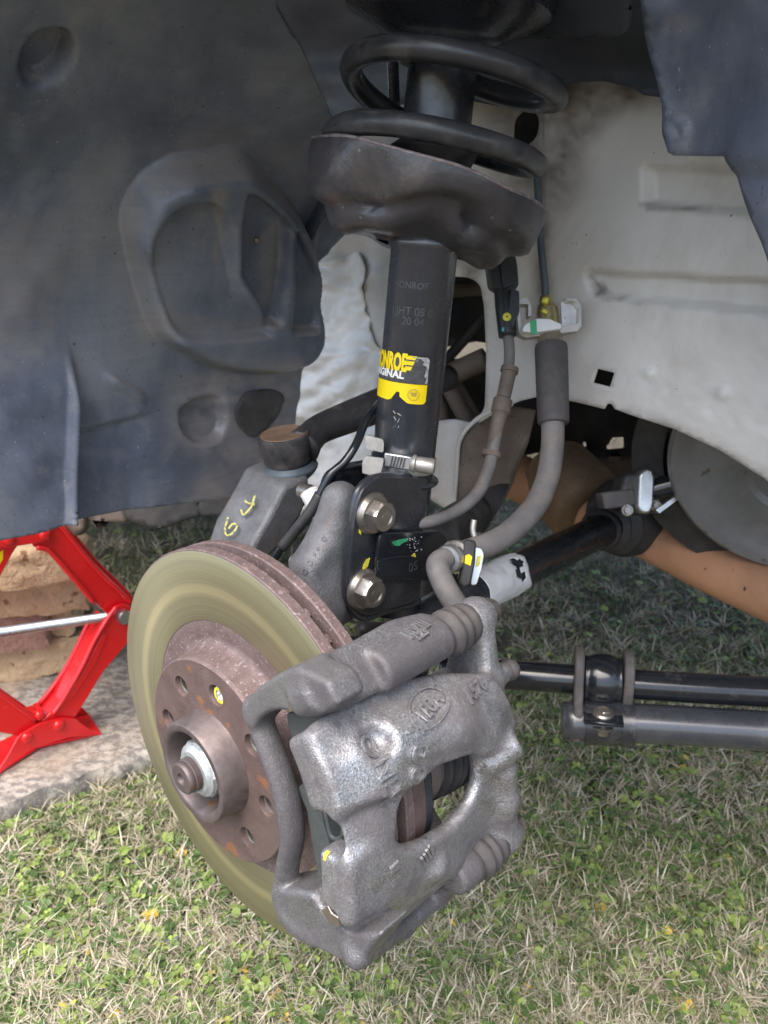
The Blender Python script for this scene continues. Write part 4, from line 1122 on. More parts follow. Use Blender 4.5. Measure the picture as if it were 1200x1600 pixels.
def cal_fn(Q):
    s, l, h = Q[..., 0], Q[..., 1], Q[..., 2]
    r = np.hypot(l, h); y = (np.arctan2(h, l)-TH0)*.149
    up = sstep(-.0035, .0035, (s-ra[0])*rn[0] + (y-ra[1])*rn[1])
    rtop = .1452 + .0055*up - .0065*sstep(-.012, -.038, s)
    rtop = rtop - .008*sstep(.012, .034, np.maximum(y-.030, -y-.074))       # the casting falls away at both ends
    p2 = sd_poly(s, y, bodyP)
    d = smax(p2, np.abs(r-(rtop+.136)/2) - (rtop-.136)/2, .0035)
    # outboard fingers, turned in over the pad
    th = np.arctan2(h, l)
    for t0, hw in ((27.6, .0220), (.6, .0212)):
        q = (th-math.radians(t0))*.135
        d = smin(d, smax(np.abs(s+.0290)-.0085, smax(np.abs(r-.131)-.0125, np.abs(q)-hw, .005), .004), .005)
    nq = (th-math.radians(13.0))*.135
    d = smax(d, -smax(smax(np.abs(nq)-.0125, r-.1365, .010), s+.019, .004), .004)
    # piston housing and its domed back
    pcx = np.array([0, .104*math.cos(TH0), .104*math.sin(TH0)])
    d = smin(d, sd_cyl(Q, pcx+[.072, 0, 0], pcx+[.110, 0, 0], .0335, .008), .010)
    # pin ears
    ear = np.array([.096, 0, 0]); pm = np.array([0, .118*math.cos(TH0), .118*math.sin(TH0)])
    for pn, r1 in ((PIN_T, .0125), (PIN_B, .0120)):
        e0 = np.array([.0975, pn[1], pn[2]]); e1 = np.array([.094, pm[1], pm[2]])
        c_ = smax(sd_cap(Q, e0, e1, r1, .024), np.abs(s-.0955)-.0068, .004)
        d = smin(d, c_, .009)
        d = smin(d, sd_cyl(Q, [.0885, pn[1], pn[2]], [.107, pn[1], pn[2]], .0112, .003), .004)
    # opening
    w2 = sd_poly(s, y, winP)
    d = smax(d, -smax(w2, .118-r, .004), .005)
    # union boss
    b0, b1 = pt(752, 1192, .140), pt(806, 1156, .151)
    d = smin(d, sd_cyl(Q, b0, b1, .0098, .003), .006)
    bx = (b1-b0)/np.linalg.norm(b1-b0)
    d = smax(d, -sd_cyl(Q, b1-bx*.0025, b1+bx*.01, .0058, .001), .002)
    # thick rib along the lower right rim
    ch = [pt(788, 1206, .1450), pt(788, 1250, .1450), pt(772, 1300, .1445), pt(734, 1344, .1435), pt(680, 1352, .1435)]
    for a, b in zip(ch, ch[1:]): d = smin(d, sd_cap(Q, a, b, .0078, .0074), .008)
    # raised pad over the piston: rounded shoulder
    sh = [pt(610, 1165, .1445), pt(700, 1130, .1445), pt(752, 1126, .1440)]
    for a, b in zip(sh, sh[1:]): d = smin(d, sd_cap(Q, a, b, .0098, .0105), .014)
    # drilled dimple and scallop
    d = smax(d, -sd_cap(Q, dimp, dimp+np.array([.006, 0, .006]), .0092, .004), .005)
    # bleed boss
    d = smin(d, sd_cyl(Q, pt(762, 1062, .138), pt(788, 1050, .140), .0065, .002), .006)
    return d
body = sdf_obj('caliper_body', cal_fn, (-.066, .055, -.085), (.122, .166, .128), .00135, M['cast_silver'], cal, hub=True, it=1)

# carrier: bar across the disc face, two arms over its edge
arm_px = [(466, 1040), (545, 1004), (610, 968), (660, 956), (684, 966), (702, 990), (697, 1012), (640, 1050), (590, 1082), (548, 1104), (516, 1112), (486, 1108), (470, 1080)]
armP = cyl_poly(rounded(arm_px, 10, 3), .150)
blk_px = rounded([(393, 1092), (408, 1072), (440, 1050), (470, 1038), (520, 1060), (538, 1098), (516, 1112), (486, 1110), (468, 1112), (452, 1106), (432, 1108), (416, 1118), (404, 1132), (394, 1116)], 8, 3)
blkP = [tuple(on(x, y, 0, -.028)[1:]) for x, y in blk_px]
low_px = rounded([(436, 1385), (468, 1382), (500, 1388), (520, 1420), (560, 1448), (610, 1448), (580, 1490), (562, 1502), (520, 1480), (470, 1458), (446, 1432)], 8, 3)
lowP = [tuple(on(x, y, 0, -.026)[1:]) for x, y in low_px]
bar_px = [(400, 1100), (408, 1130), (424, 1172), (440, 1216), (452, 1262), (457, 1310), (450, 1352), (446, 1392), (462, 1428), (500, 1456)]
barD = spline(np.array([on(x, y, 0, -.024) for x, y in bar_px]), 7)
def car_fn(Q):
    s, l, h = Q[..., 0], Q[..., 1], Q[..., 2]
    r = np.hypot(l, h); y = (np.arctan2(h, l)-TH0)*.150
    rt = .1515 - .003*sstep(.012, .018, s) + .0035*sstep(.014, .020, s)*0
    d = smax(sd_poly(s, y, armP), np.abs(r-.1425)-.0090, .0028)
    d = smin(d, sd_cyl(Q, [.010, PIN_T[1], PIN_T[2]], [.066, PIN_T[1], PIN_T[2]], .0122, .003), .004)
    d = smin(d, smax(sd_poly(l, h, blkP), np.abs(s+.022)-.010, .003), .003)
    Qs = Q*np.array([.72, 1, 1], np.float32)
    bd = barD*np.array([.72, 1, 1])
    bar = np.full(s.shape, 1.0, np.float32)
    for a, b in zip(bd, bd[1:]): bar = np.minimum(bar, sd_cap(Qs, a, b, .0058))
    d = smin(d, bar, .006)
    d = smin(d, smax(sd_poly(l, h, lowP), np.abs(s+.020)-.012, .003), .004)
    lo = [pt(560, 1489, .145), pt(632, 1450, .1435), pt(690, 1404, .1435), np.array([.058, PIN_B[1], PIN_B[2]])]
    for a, b in zip(lo, lo[1:]): d = smin(d, sd_cap(Q, a, b, .0080, .0078), .005)
    d = smin(d, sd_cyl(Q, [.046, PIN_B[1], PIN_B[2]], [.066, PIN_B[1], PIN_B[2]], .0108, .003), .008)
    # inboard web bolted to the knuckle
    d = smin(d, smax(smax(np.abs(s-.055)-.006, sd_cap(Q*np.array([0, 1, 1], np.float32), [0, PIN_T[1]-.012, PIN_T[2]-.006], [0, .075, .03], .014, .018), .004), -1, .001), .006)
    d = smin(d, smax(np.abs(s-.055)-.006, sd_cap(Q*np.array([0, 1, 1], np.float32), [0, PIN_B[1]-.02, PIN_B[2]+.004], [0, .075, 0], .014, .018), .004), .006)
    # machined slots where the pad springs sit
    return d
sdf_obj('carrier', car_fn, (-.058, .03, -.125), (.076, .172, .132), .00145, M['cast_carrier'], cal, hub=True, it=1, label='grey cast carrier with a bar across the disc face')

def along(prof, base, seg=40): return lathe(prof, W(*base), AX, seg)
bt = [(.060, .009), (.061, .0118), (.064, .0122), (.066, .0102), (.0675, .0120), (.070, .0140), (.0725, .0142), (.074, .0122), (.0755, .0122), (.077, .0140), (.0795, .0140), (.081, .0118), (.083, .0112), (.0845, .0125), (.0875, .0127), (.0895, .012), (.0895, .006)]
mesh('guide_pin_boot', *along(bt, (0, PIN_T[1], PIN_T[2])), M['rubber'], cal, angle=60)
mesh('guide_pin_boot', *along(bt, (0, PIN_B[1], PIN_B[2])), M['rubber'], cal, angle=60)
for pn in (PIN_T, PIN_B):
    mesh('guide_pin_bolt', *hexhead(W(.107, pn[1], pn[2]), AX, .013, .008, flange=.009, fth=.0015), M['bolt_zinc'], cal, angle=30)
# pads
def splate(name, px, s, th, mt, bev=.0008):
    q = [on(x, y, 0, s) for x, y in px]
    q = [np.array([w[0], *(w[1:]*min(1, .1335/np.hypot(w[1], w[2])))]) for w in q]
    return mesh(name, *prism([Wv(w) for w in q], AX*th), mt, cal, smooth=False, bevel=bev)
pad_px = rounded([(452, 1112), (500, 1098), (545, 1104), (600, 1180), (620, 1300), (600, 1396), (540, 1400), (503, 1372), (493, 1322), (484, 1262), (474, 1240), (470, 1226), (478, 1222), (468, 1186)], 6)
op = splate('outer_pad_plate', pad_px, -.0150, .005, M['pad_plate'])
splate('outer_pad_lining', rounded([(478, 1128), (540, 1118), (590, 1190), (610, 1300), (590, 1380), (525, 1370), (510, 1310), (496, 1226)], 6), -.0066, .011, M['pad_back'])
# damping shim with its rolled oval edge
ov = [(508, 1262), (516, 1300), (524, 1310), (534, 1308), (537, 1296), (530, 1262), (524, 1230), (508, 1226)]
mesh('shim_edge', *tube([Wv(on(x, y, 0, -.0185)) for x, y in ov + ov[:1]], .0016, 8), M['pad_plate'], cal)
splate('shim', rounded([(500, 1200), (545, 1200), (590, 1300), (590, 1360), (520, 1330), (505, 1280)], 6), -.0183, .0012, M['pad_back'], .0003)
mesh('plate_hole', *lathe([(.0002, .0034), (.0005, .0030), (.0005, 0)], Wv(on(491, 1257, 0, -.0177)), -AX, 20), M['bracket_grey'], cal)
inner = [(l, h) for l, h in rounded([(.072, -.045), (.124, -.040), (.133, .0), (.130, .030), (.110, .075), (.070, .065)], .01)]
mesh('inner_pad_lining', *prism([W(.0275, l, h) for l, h in inner], AX*.010), M['rust'], cal, smooth=False, bevel=.0008)
mesh('inner_pad_plate', *prism([W(.0355, l, h) for l, h in inner], AX*.0055), M['pad_back'], cal, smooth=False, bevel=.0008)
pc0 = (0, .104*math.cos(TH0), .104*math.sin(TH0))
mesh('piston', *along([(.0385, 0), (.0385, .0285), (.041, .0292), (.046, .0292), (.0465, .0275), (.070, .0275)], pc0, 60), M['hub_steel'], cal, angle=40)
mesh('piston_boot', *along([(.0505, .0270), (.0515, .0310), (.0545, .0312), (.0555, .0292), (.0575, .0292), (.0585, .0322), (.0615, .0325), (.0622, .0302), (.0635, .0302), (.0645, .0330), (.0670, .0332), (.0680, .0310), (.0695, .0310), (.0705, .0335), (.0730, .0336)], pc0, 60), M['rubber_dark'], cal, angle=50)
# spring clips in the carrier ends
cp = [(452, 1094), (455, 1080), (463, 1080), (467, 1094), (476, 1098), (480, 1112)]
q = [Wv(on(x, y, 0, -.031)) for x, y in cp]
v = []; f = []
for a in q: v += [a - AX*.0005 - HX*0, a + AX*.012]
f = [[2*i, 2*i+1, 2*i+3, 2*i+2] for i in range(len(q)-1)]
o = mesh('pad_spring', v, f, M['clip_steel'], cal, smooth=False); o.modifiers.new('sheet', 'SOLIDIFY').thickness = .0009
mesh('pad_spring_tongue', *prism([Wv(on(x, y, 0, -.0325)) for x, y in [(450, 1095), (462, 1096), (474, 1100), (466, 1108), (453, 1112)]], AX*.0008), M['clip_steel'], cal, smooth=False)
cp = [(505, 1420), (516, 1412), (522, 1424), (532, 1430), (534, 1446), (520, 1440)]
mesh('pad_spring', *prism([Wv(on(x, y, 0, -.0345)) for x, y in cp], AX*.004), M['clip_steel'], cal, smooth=False, bevel=.0006)
# bleed screw with its rubber cap
b0, b1 = Wv(pt(782, 1052, .140)), Wv(pt(806, 1043, .141)); bd_ = (b1-b0)/np.linalg.norm(b1-b0)
mesh('bleed_cap', *lathe([(0, .0045), (.002, .0062), (.0045, .0064), (.005, .0054), (.0062, .0066), (.0088, .0068), (.0095, .0058), (.0105, .0062), (.012, .0054), (.0125, 0)], b0, bd_, 28), M['rubber'], cal, angle=50)
# raised casting marks, laid on the metal
bm_me = body.data
bvh = BVHTree.FromPolygons([body.matrix_basis @ vtx.co + Vector(LOC['brake_caliper']) for vtx in bm_me.vertices], [list(p.vertices) for p in bm_me.polygons])
def cast_text(txt, size, px, py, ang, mt, name='cast_lettering', sx=1.0, ex=.0008, ring=None, target=None, bold=.00035, prot=.0010):
    """ang: degrees from the inboard direction towards up, in the casting's own surface"""
    s0, t0 = oncyl(px, py, .150)
    rad0 = np.array([0, math.cos(t0), math.sin(t0)]); tan0 = np.array([0, -math.sin(t0), math.cos(t0)]); ax0 = np.array([1., 0, 0])
    ca, sa = math.cos(math.radians(ang)), math.sin(math.radians(ang))
    ex_, ey_ = ax0*ca + tan0*sa, -ax0*sa + tan0*ca
    v, f = text_vf(txt, size, ex, bold) if ring is None else ring
    v = np.array(v)
    out = []
    cen = np.array([s0, .150*math.cos(t0), .150*math.sin(t0)])
    nrm = (rad0 @ BM)
    # project the line of text along the surface normal under it
    hit = (target or bvh).ray_cast(Vector(O), Vector(ray(px, py)))
    for x, y, z in v:
        p0 = cen + ex_*x*sx + ey_*y
        wp = Wv(p0 + rad0*.03)
        hh = (target or bvh).ray_cast(Vector(wp), Vector(-nrm))
        base = np.array(hh[0]) if hh[0] is not None else Wv(p0)
        out.append(base + nrm*(z + prot))
    out = np.array(out); rad = np.hypot(*toD(out)[:, 1:].T); med = np.median(rad)
    f = [q for q in f if all(abs(rad[i]-med) < .008 for i in q)]
    return mesh(name, out, f, mt, cal, smooth=False)
CS = M['cast_silver']
cast_text('F C O', .0150, 643, 1180, -97, CS, sx=.82)
cast_text('ONLY', .0150, 597, 1206, -86, CS, bold=.0002)
cast_text('VEGA', .0105, 664, 1106, 12, CS, sx=.80)
rv, rf = [], []
an = np.linspace(0, 2*math.pi, 41)[:-1]
for k, a in enumerate(an):
    for rr_ in (1.0, 1.10):
        for z in (0.0, .0007): rv.append((.0150*math.cos(a)*rr_, .0078*math.sin(a)*rr_, z))
for k in range(40):
    a, b = 4*k, 4*((k+1) % 40)
    rf += [[a+1, a+3, b+3, b+1], [a, a+1, b+1, b], [a+3, a+2, b+2, b+3]]
ca12 = math.radians(12)
cast_text('', 1, 664, 1106, 12, CS, name='cast_ring', ring=(rv, rf))
cast_text('A576', .0115, 738, 1078, 4, CS, sx=.8)
cast_text('IIIII', .0085, 626, 1372, -80, CS, sx=1.4)
cast_text('IIII', .010, 676, 1344, 24, CS, sx=1.0)
cast_text('8', .009, 750, 1200, -80, CS)
# hatch marks on the carrier's top sleeve
cme = [o for o in cal.children if o.name.startswith('carrier')][0]
cbvh = BVHTree.FromPolygons([vtx.co + Vector(LOC['brake_caliper']) for vtx in cme.data.vertices], [list(p.vertices) for p in cme.data.polygons])
cast_text('IIIVIII', .0095, 640, 990, 6, M['cast_silver'], sx=.95, target=cbvh, bold=.0002)
cast_text('123', .006, 642, 1001, 6, M['cast_silver'], sx=1.2, target=cbvh)
# yellow chalk on the lower finger
def dabw(name, pts_, mt, par):
    return mesh(name, pts_, [list(range(len(pts_)))], mt, par, smooth=False)

def surf_dab(name, poly, mt, par, tree, lift=.0006, step=2.0):
    ol = densify(poly, step); x = np.array([p[0] for p in ol]); y = np.array([p[1] for p in ol])
    gx, gy = np.meshgrid(np.arange(x.min(), x.max(), step), np.arange(y.min(), y.max(), step)); gx = gx.ravel(); gy = gy.ravel()
    k = sd_poly(gx, gy, ol) < -.8
    vo, eo, fo, *_ = delaunay_2d_cdt([Vector(p) for p in ol] + [Vector(p) for p in zip(gx[k], gy[k])], [(i, (i+1) % len(ol)) for i in range(len(ol))], [], 0, 1e-4)
    fo = [list(t) for t in fo if sd_poly(np.array([sum(vo[i].x for i in t)/3]), np.array([sum(vo[i].y for i in t)/3]), ol)[0] < 0]
    out = []; bad = set()
    for i, p in enumerate(vo):
        hh = tree.ray_cast(Vector(O), Vector(ray(p.x, p.y)))
        if hh[0] is None: bad.add(i); out.append((0, 0, 0)); continue
        nn = hh[1] if hh[1].dot(Vector(ray(p.x, p.y))) < 0 else -hh[1]
        out.append(tuple(hh[0] + nn*lift))
    fo = [t for t in fo if not (set(t) & bad)]
    if not fo: return None
    return mesh(name, out, fo, mt, par, smooth=True)
surf_dab('chalk_mark', [(507, 1333), (512, 1330), (517, 1332), (513, 1337), (510, 1345), (507, 1343)], M['yellow_mark'], cal, bvh)

# ================================================================ STEERING KNUCKLE
kn = thing('steering_knuckle', 'grey forged steering knuckle with chalk numbers behind the brake disc', 'knuckle', W(.06, -.02, .03))
ck = lambda x, y, l: on(x, y, 1, l)
def kn_fn(Q):
    s, l, h = Q[..., 0], Q[..., 1], Q[..., 2]
    ch = [ck(532, 782, -.0105), ck(518, 838, -.0105), ck(500, 888, -.0105)]
    d = smax(sd_cap(Q, ch[0], ch[1], .0135, .0150), np.abs(l+.0105)-.0125, .004)
    d = smin(d, smax(sd_cap(Q, ch[1], ch[2], .0150, .022), np.abs(l+.0105)-.0135, .004), .006)
    d = smin(d, sd_cap(Q, ck(510, 900, -.012), [.045, -.005, .045], .016, .024), .012)
    d = smin(d, smax(sd_cap(Q, ck(566, 920, -.0105), ck(560, 800, -.0105), .015, .013), np.abs(l+.0105)-.0125, .004), .006)
    d = smin(d, sd_cap(Q, ck(548, 935, -.012), ck(505, 945, -.012), .014, .02), .010)
    d = smin(d, sd_cyl(Q, [.028, 0, 0], [.085, 0, 0], .043, .008), .012)
    d = smin(d, sd_cap(Q, [.06, .02, .02], [.062, .085, .03], .018, .014), .012)
    d = smin(d, sd_cap(Q, [.06, .02, -.02], [.062, .09, -.02], .018, .014), .012)
    d = smin(d, sd_cap(Q, [.06, 0, -.02], [.07, -.01, -.10], .02, .014), .012)
    return d
kbody = sdf_obj('knuckle_body', kn_fn, (.015, -.065, -.125), (.155, .115, .175), .0021, M['cast_grey'], kn, hub=True, it=2)
apx = [(437, 776), (446, 759), (484, 742), (485, 772), (472, 806), (444, 846), (412, 884), (384, 886), (398, 846), (420, 808)]
pa = np.array([onW(x, y, 1, -.088) for x, y in apx]); pb = pa - LX*.052 + HX*.004 + AX*.002
n = len(apx)
mesh('steering_arm', np.vstack([pa, pb]).tolist(), [list(range(n))[::-1], list(range(n, 2*n))] + [[i, (i+1) % n, n+(i+1) % n, n+i] for i in range(n)], M['cast_grey'], kn, smooth=False, bevel=.004, segs=3)
sarm = bpy.data.objects['steering_arm']
stree = BVHTree.FromPolygons([vtx.co + Vector(LOC['steering_knuckle']) for vtx in sarm.data.vertices], [list(p.vertices) for p in sarm.data.polygons])
def chalk(name, strokes, w, mt, par, tree):
    for st in strokes:
        st = spline(np.array(st, float), 5); t = np.gradient(st, axis=0); nn = np.stack([-t[:, 1], t[:, 0]], 1); nn /= np.linalg.norm(nn, axis=1)[:, None]
        surf_dab(name, [tuple(p) for p in np.vstack([st+nn*w, (st-nn*w)[::-1]])], mt, par, tree, .0045 if tree is stree else .0006)
chalk('chalk_mark', [[(362, 812), (358, 828), (361, 838), (370, 835), (376, 826), (370, 822), (364, 828)], [(382, 800), (386, 808), (398, 796), (404, 778)], [(388, 786), (394, 790), (404, 792)]], 1.5, M['yellow_faded'], kn, stree)
ktree = BVHTree.FromPolygons([vtx.co + Vector(LOC['steering_knuckle']) for vtx in kbody.data.vertices], [list(p.vertices) for p in kbody.data.polygons])
m = MB()
for x, y, r_ in ((506, 842, 3.4), (484, 880, 3.6), (477, 893, 4.0), (497, 858, 2.4), (491, 866, 2.2)):
    hh = ktree.ray_cast(Vector(O), Vector(ray(x, y)))
    if hh[0] is None: continue
    nn = np.array(hh[1]); nn = nn if nn @ ray(x, y) < 0 else -nn
    m.add(lathe([(-.001, r_*.00052), (.0006, r_*.00050), (.0007, r_*.00034), (.0002, r_*.00030), (.0002, 0)], np.array(hh[0]), nn, 18))
mesh('forging_marks', *m.vf, M['cast_grey'], kn, angle=40)

# ================================================================ TIE ROD END
tz = .655
tr_ax = np.array([-.10, -.10, 1.0]); tr_ax /= np.linalg.norm(tr_ax)
tc = P(447, 700, tz)
tie = thing('tie_rod_end', 'black tie rod end with a round rusty cap on the steering arm', 'tie rod', tc)
mesh('ball_housing', *lathe([(-.0115, .013), (-.0115, .0180), (-.009, .0192), (-.0035, .0196), (-.002, .0206), (.010, .0208), (.012, .0202), (.0125, .0186)], tc, tr_ax, 48), M['dusty_black'], tie, angle=40)
mesh('housing_cap', *lathe([(.0122, .0188), (.0128, .0182), (.0122, .017), (.0118, .0)], tc, tr_ax, 48), mat('rusty_cap', (.16, .10, .065), (.25, .165, .11), 90, (.5, .7), .2, .4, 600, .0005), tie, angle=40)
mesh('dust_seal', *lathe([(-.027, .011), (-.026, .014), (-.022, .0185), (-.0185, .0215), (-.0165, .0222), (-.0145, .0215), (-.013, .0190), (-.0115, .0186)], tc + RM[:, 0]*.001, tr_ax, 48), M['boot_blue'], tie, angle=60)
mesh('rod', *tube([tc + RM[:, 0]*.012, P(484, 684, tz+.01), P(505, 668, .675), P(575, 640, .70), P(640, 612, .735), P(700, 590, .78)], [.0150, .0125, .0122, .0140, .0132, .012], 24), M['dusty_black'], tie)
mesh('taper_pin', *lathe([(-.05, .008), (-.02, .0095)], tc, tr_ax, 20), M['bolt_zinc'], tie)

# ABS lead beside the strut
abs_pts = [P(600, 622, .63), P(585, 640, .60), P(570, 662, .585), P(556, 695, .575), P(538, 722, .572), P(516, 742, .57), P(500, 772, .572), P(484, 800, .575), P(462, 828, .58), P(440, 856, .585), P(425, 880, .59)]
lead = thing('sensor_lead', 'thin black sensor lead dropping from the tie rod past the clevis', 'cable', abs_pts[-1])
mesh('lead', *tube(abs_pts, .0030, 12), M['black_gloss'], lead)
mesh('sleeve', *tube(abs_pts[6:10], .0040, 12), M['rubber_dark'], lead)
mesh('grommet', *tube([P(484, 768, .585), P(494, 786, .583), P(500, 800, .585)], .0075, 16), M['wing_paint'], lead)

# ================================================================ DRIVE SHAFT
d0, d1 = P(700, 947, .66), P(985, 806, .885)
ds = thing('drive_shaft', 'black drive shaft with a torn white foil label round it', 'drive shaft', (d0+d1)/2)
dd = (d1-d0)/np.linalg.norm(d1-d0)
mesh('shaft', *tube([W(.05, 0, .004), d0, d1], .0168, 30, smooth=0), M['black_paint'], ds)
lab0, lab1 = P(728, 935, .69), P(784, 906, .73)
a_, u_, w_ = basis(dd, np.array([0, 0, 1.]))
LN = float((lab1-lab0)@dd); lc = d0 + dd*float((lab0-d0)@dd)
nu, nv = 96, 30; v = []; f = []
for i in range(nu):
    a = 2*math.pi*i/nu
    rag = .0035*math.sin(a*3+1) + .004*(vnoise(np.array([a*2.2+3]), np.array([.5]), 14)[0]-.5)
    for j in range(nv):
        x = (LN+.006+rag)*j/(nv-1)
        r_ = .0175 + .0012*vnoise(np.array([a*3+9]), np.array([x*160.]), 15)[0]
        v.append(lc + dd*x + (u_*math.cos(a) + w_*math.sin(a))*r_)
camdir = O - (lc + dd*LN*.7); ca_ = math.atan2(camdir@w_, camdir@u_)
for i in range(nu):
    for j in range(nv-1):
        a = 2*math.pi*(i+.5)/nu; da = (a-ca_+math.pi) % (2*math.pi) - math.pi
        x = LN*(j+.5)/(nv-1)
        tear = ((da+.10)/.60)**2 + ((x-LN*.80)/(LN*.11))**2 + .7*math.sin(da*9+j*.8)*.5
        if tear < 1 and not (abs(da-.02) < .12 and j > nv-8): continue
        f.append([i*nv+j, ((i+1) % nu)*nv+j, ((i+1) % nu)*nv+j+1, i*nv+j+1])
o = mesh('foil_label', v, f, M['white_foil'], ds); o.modifiers.new('sheet', 'SOLIDIFY').thickness = .0005
bell_c = P(958, 818, .865)
mesh('joint_boot', *lathe([(-.035, .0172), (-.03, .0215), (-.024, .0215), (-.02, .0185), (-.012, .026), (-.006, .024), (0, .033), (.006, .031), (.014, .040), (.03, .043), (.05, .043), (.052, .02)], bell_c, dd, 48), M['rubber_dark'], ds, angle=50)
bo = []
for i in range(7): bo += [(.075+i*.013, .040-.0028*i), (.0815+i*.013, .033-.0028*i)]
mesh('wheel_side_boot', *lathe([(.062, .036)] + bo + [(.172, .0185)], W(0, 0, .003), AX, 48), M['rubber_dark'], ds, angle=50)

# steering gear pieces beyond the shaft
sg = thing('steering_link', 'short black link with a silver clamp strap beside the crank pulley', 'link', P(1010, 780, .84))
mesh('link_pipe', *tube([P(990, 772, .79), P(1030, 762, .785), P(1100, 745, .77)], .0112, 20), M['black_gloss'], sg)
stp = rounded([(994, 742), (1003, 733), (1014, 734), (1018, 745), (1016, 790), (1010, 802), (998, 802), (991, 794)], 5)
mesh('clamp_strap', *prism([P(x, y, .775) for x, y in stp], RM[:, 2]*.02), M['bright_zinc'], sg, smooth=False, bevel=.002)
mesh('clamp_body', *prism([P(x, y, .80) for x, y in rounded([(968, 742), (992, 738), (1022, 740), (1026, 796), (1000, 806), (972, 800), (958, 780)], 6)], RM[:, 2]*.04), M['dusty_black'], sg, smooth=False, bevel=.003)
mesh('plug', *prism([P(x, y, .79) for x, y in rounded([(934, 770), (985, 764), (988, 790), (940, 796)], 4)], RM[:, 2]*.025), M['rubber'], sg, smooth=False, bevel=.003)
mesh('bracket_leaf', *prism([P(x, y, .77) for x, y in ((1022, 797), (1066, 766), (1070, 770), (1028, 802))], RM[:, 2]*.01), M['bright_zinc'], sg, smooth=False)
mesh('clamp_bolt', *hexhead(P(980, 797, .778), -RM[:, 2], .008, .006, flange=.006, fth=.001), M['bolt_zinc'], sg, angle=30)
mesh('clamp_bolt', *hexhead(P(1024, 790, .778), -RM[:, 2], .007, .006, flange=.0055, fth=.001), M['bolt_zinc'], sg, angle=30)

# ================================================================ BRAKE HOSE
bh = thing('brake_hose', 'thick grey brake hose curving from the inner wing down to the strut', 'brake hose', P(862, 660, .655))
mesh('upper_sleeve', *lathe([(0, .0085), (.0002, .0125), (.003, .0131), (.030, .0129), (.060, .0124), (.0645, .0122), (.0655, .0116), (.0655, .008)], P(861, 539, .668), P(865, 671, .655)-P(861, 539, .668), 40), M['rubber'], bh, angle=50)
mk = [(845, 600), (855, 607), (845, 613)]
mesh('hose', *tube([P(864, 655, .657), P(863, 700, .653), P(856, 745, .646), P(838, 788, .634), P(805, 825, .617), P(770, 848, .603), P(735, 860, .594), P(716, 868, .588)], [.0091, .0090, .0090, .0090, .0089, .0088, .0087, .0085], 24), M['hose_rubber'], bh)
mesh('hose_nut', *hexhead(P(861, 541, .668), P(859, 521, .67)-P(861, 541, .668), .0180, .0105), M['clip_steel'], bh, angle=30)
mesh('pipe_union', *lathe([(0, .0088), (.014, .0088), (.0155, .0078), (.018, .0075), (.0185, .0058), (.025, .0052), (.026, .003)], P(858, 510, .672), P(853, 470, .675)-P(858, 510, .672), 24), M['brass_zinc'], bh, angle=30)
mesh('brake_pipe', *tube([P(853, 476, .675), P(851, 440, .675), P(846, 390, .675), P(843, 340, .675), P(838, 260, .67)], .0030, 12), M['boot_blue'], bh)
mesh('paint_mark', *tube([P(851, 474, .668), P(853, 466, .668)], .0030, 10), M['yellow_mark'], bh)
mesh('paint_mark', *tube([P(849, 489, .660), P(852, 485, .660)], .0028, 10), M['yellow_mark'], bh)
br = M['bracket_grey']
hb = rounded([(803, 477), (806, 469), (820, 467), (826, 472), (829, 485), (828, 497), (823, 497), (823, 478), (810, 478), (813, 514), (820, 520), (862, 515), (882, 510), (901, 507), (902, 484), (896, 474), (883, 473), (880, 469), (898, 469), (906, 481), (906, 512), (900, 520), (862, 525), (820, 530), (809, 524)], 2)
mesh('wing_bracket', *prism([P(x, y, .672) for x, y in hb], RM[:, 2]*.012), br, bh, smooth=False, bevel=.0006)
mesh('bracket_wing', *prism([P(x, y, .676) for x, y in rounded([(876, 472), (893, 471), (903, 482), (903, 510), (878, 514)], 3)], RM[:, 2]*.0015), M['bright_zinc'], bh, smooth=False)
mesh('bracket_seat', *prism([P(x, y, .664) for x, y in rounded([(816, 512), (836, 502), (856, 503), (874, 511), (872, 518), (830, 524), (812, 522)], 3)], RM[:, 2]*.02), M['sticker_white'], bh, smooth=False, bevel=.001)
mesh('paint_mark', *prism([P(x, y, .6535) for x, y in ((828, 502), (838, 500), (839, 522), (830, 523))], RM[:, 2]*.001), M['green_mark'], bh, smooth=False)
# lower end: ferrule, clip and the short hose to the caliper
bj = P(706, 872, .578)
bax = (P(690, 874, .567)-P(716, 866, .590)); bax /= np.linalg.norm(bax)
mesh('ferrule', *lathe([(-.012, .0085), (-.010, .0115), (-.004, .0118), (-.002, .0098), (.002, .0102), (.006, .0100), (.0075, .0092), (.0075, .006)], bj, bax, 36), M['bright_zinc'], bh, angle=40)
mesh('lower_hose', *tube([P(703, 872, .578), P(692, 874, .571), P(684, 882, .566), P(687, 898, .562), P(697, 920, .56), P(712, 945, .56), P(735, 985, .565), P(752, 1030, .575)], [.0072, .0078, .0080, .0080, .0080, .0080, .0080, .008], 22), M['hose_rubber'], bh)
cpl = rounded([(697, 846), (722, 850), (752, 856), (756, 866), (752, 890), (744, 914), (734, 914), (741, 870), (722, 862), (700, 862)], 4)
mesh('retaining_clip', *prism([P(x, y, .585) for x, y in cpl], RM[:, 2]*.006), M['bright_zinc'], bh, smooth=False, bevel=.0012)
mesh('clip_plug', *prism([P(x, y, .578) for x, y in rounded([(724, 846), (733, 842), (743, 846), (741, 880), (734, 912), (724, 918), (716, 910), (722, 880)], 4)], RM[:, 2]*.012), M['rubber_dark'], bh, smooth=False, bevel=.0015)
mesh('paint_mark', *prism([P(x, y, .5713) for x, y in ((727, 868), (733, 866), (738, 870), (735, 884), (726, 880))], RM[:, 2]*.0008), M['yellow_print'], bh, smooth=False)
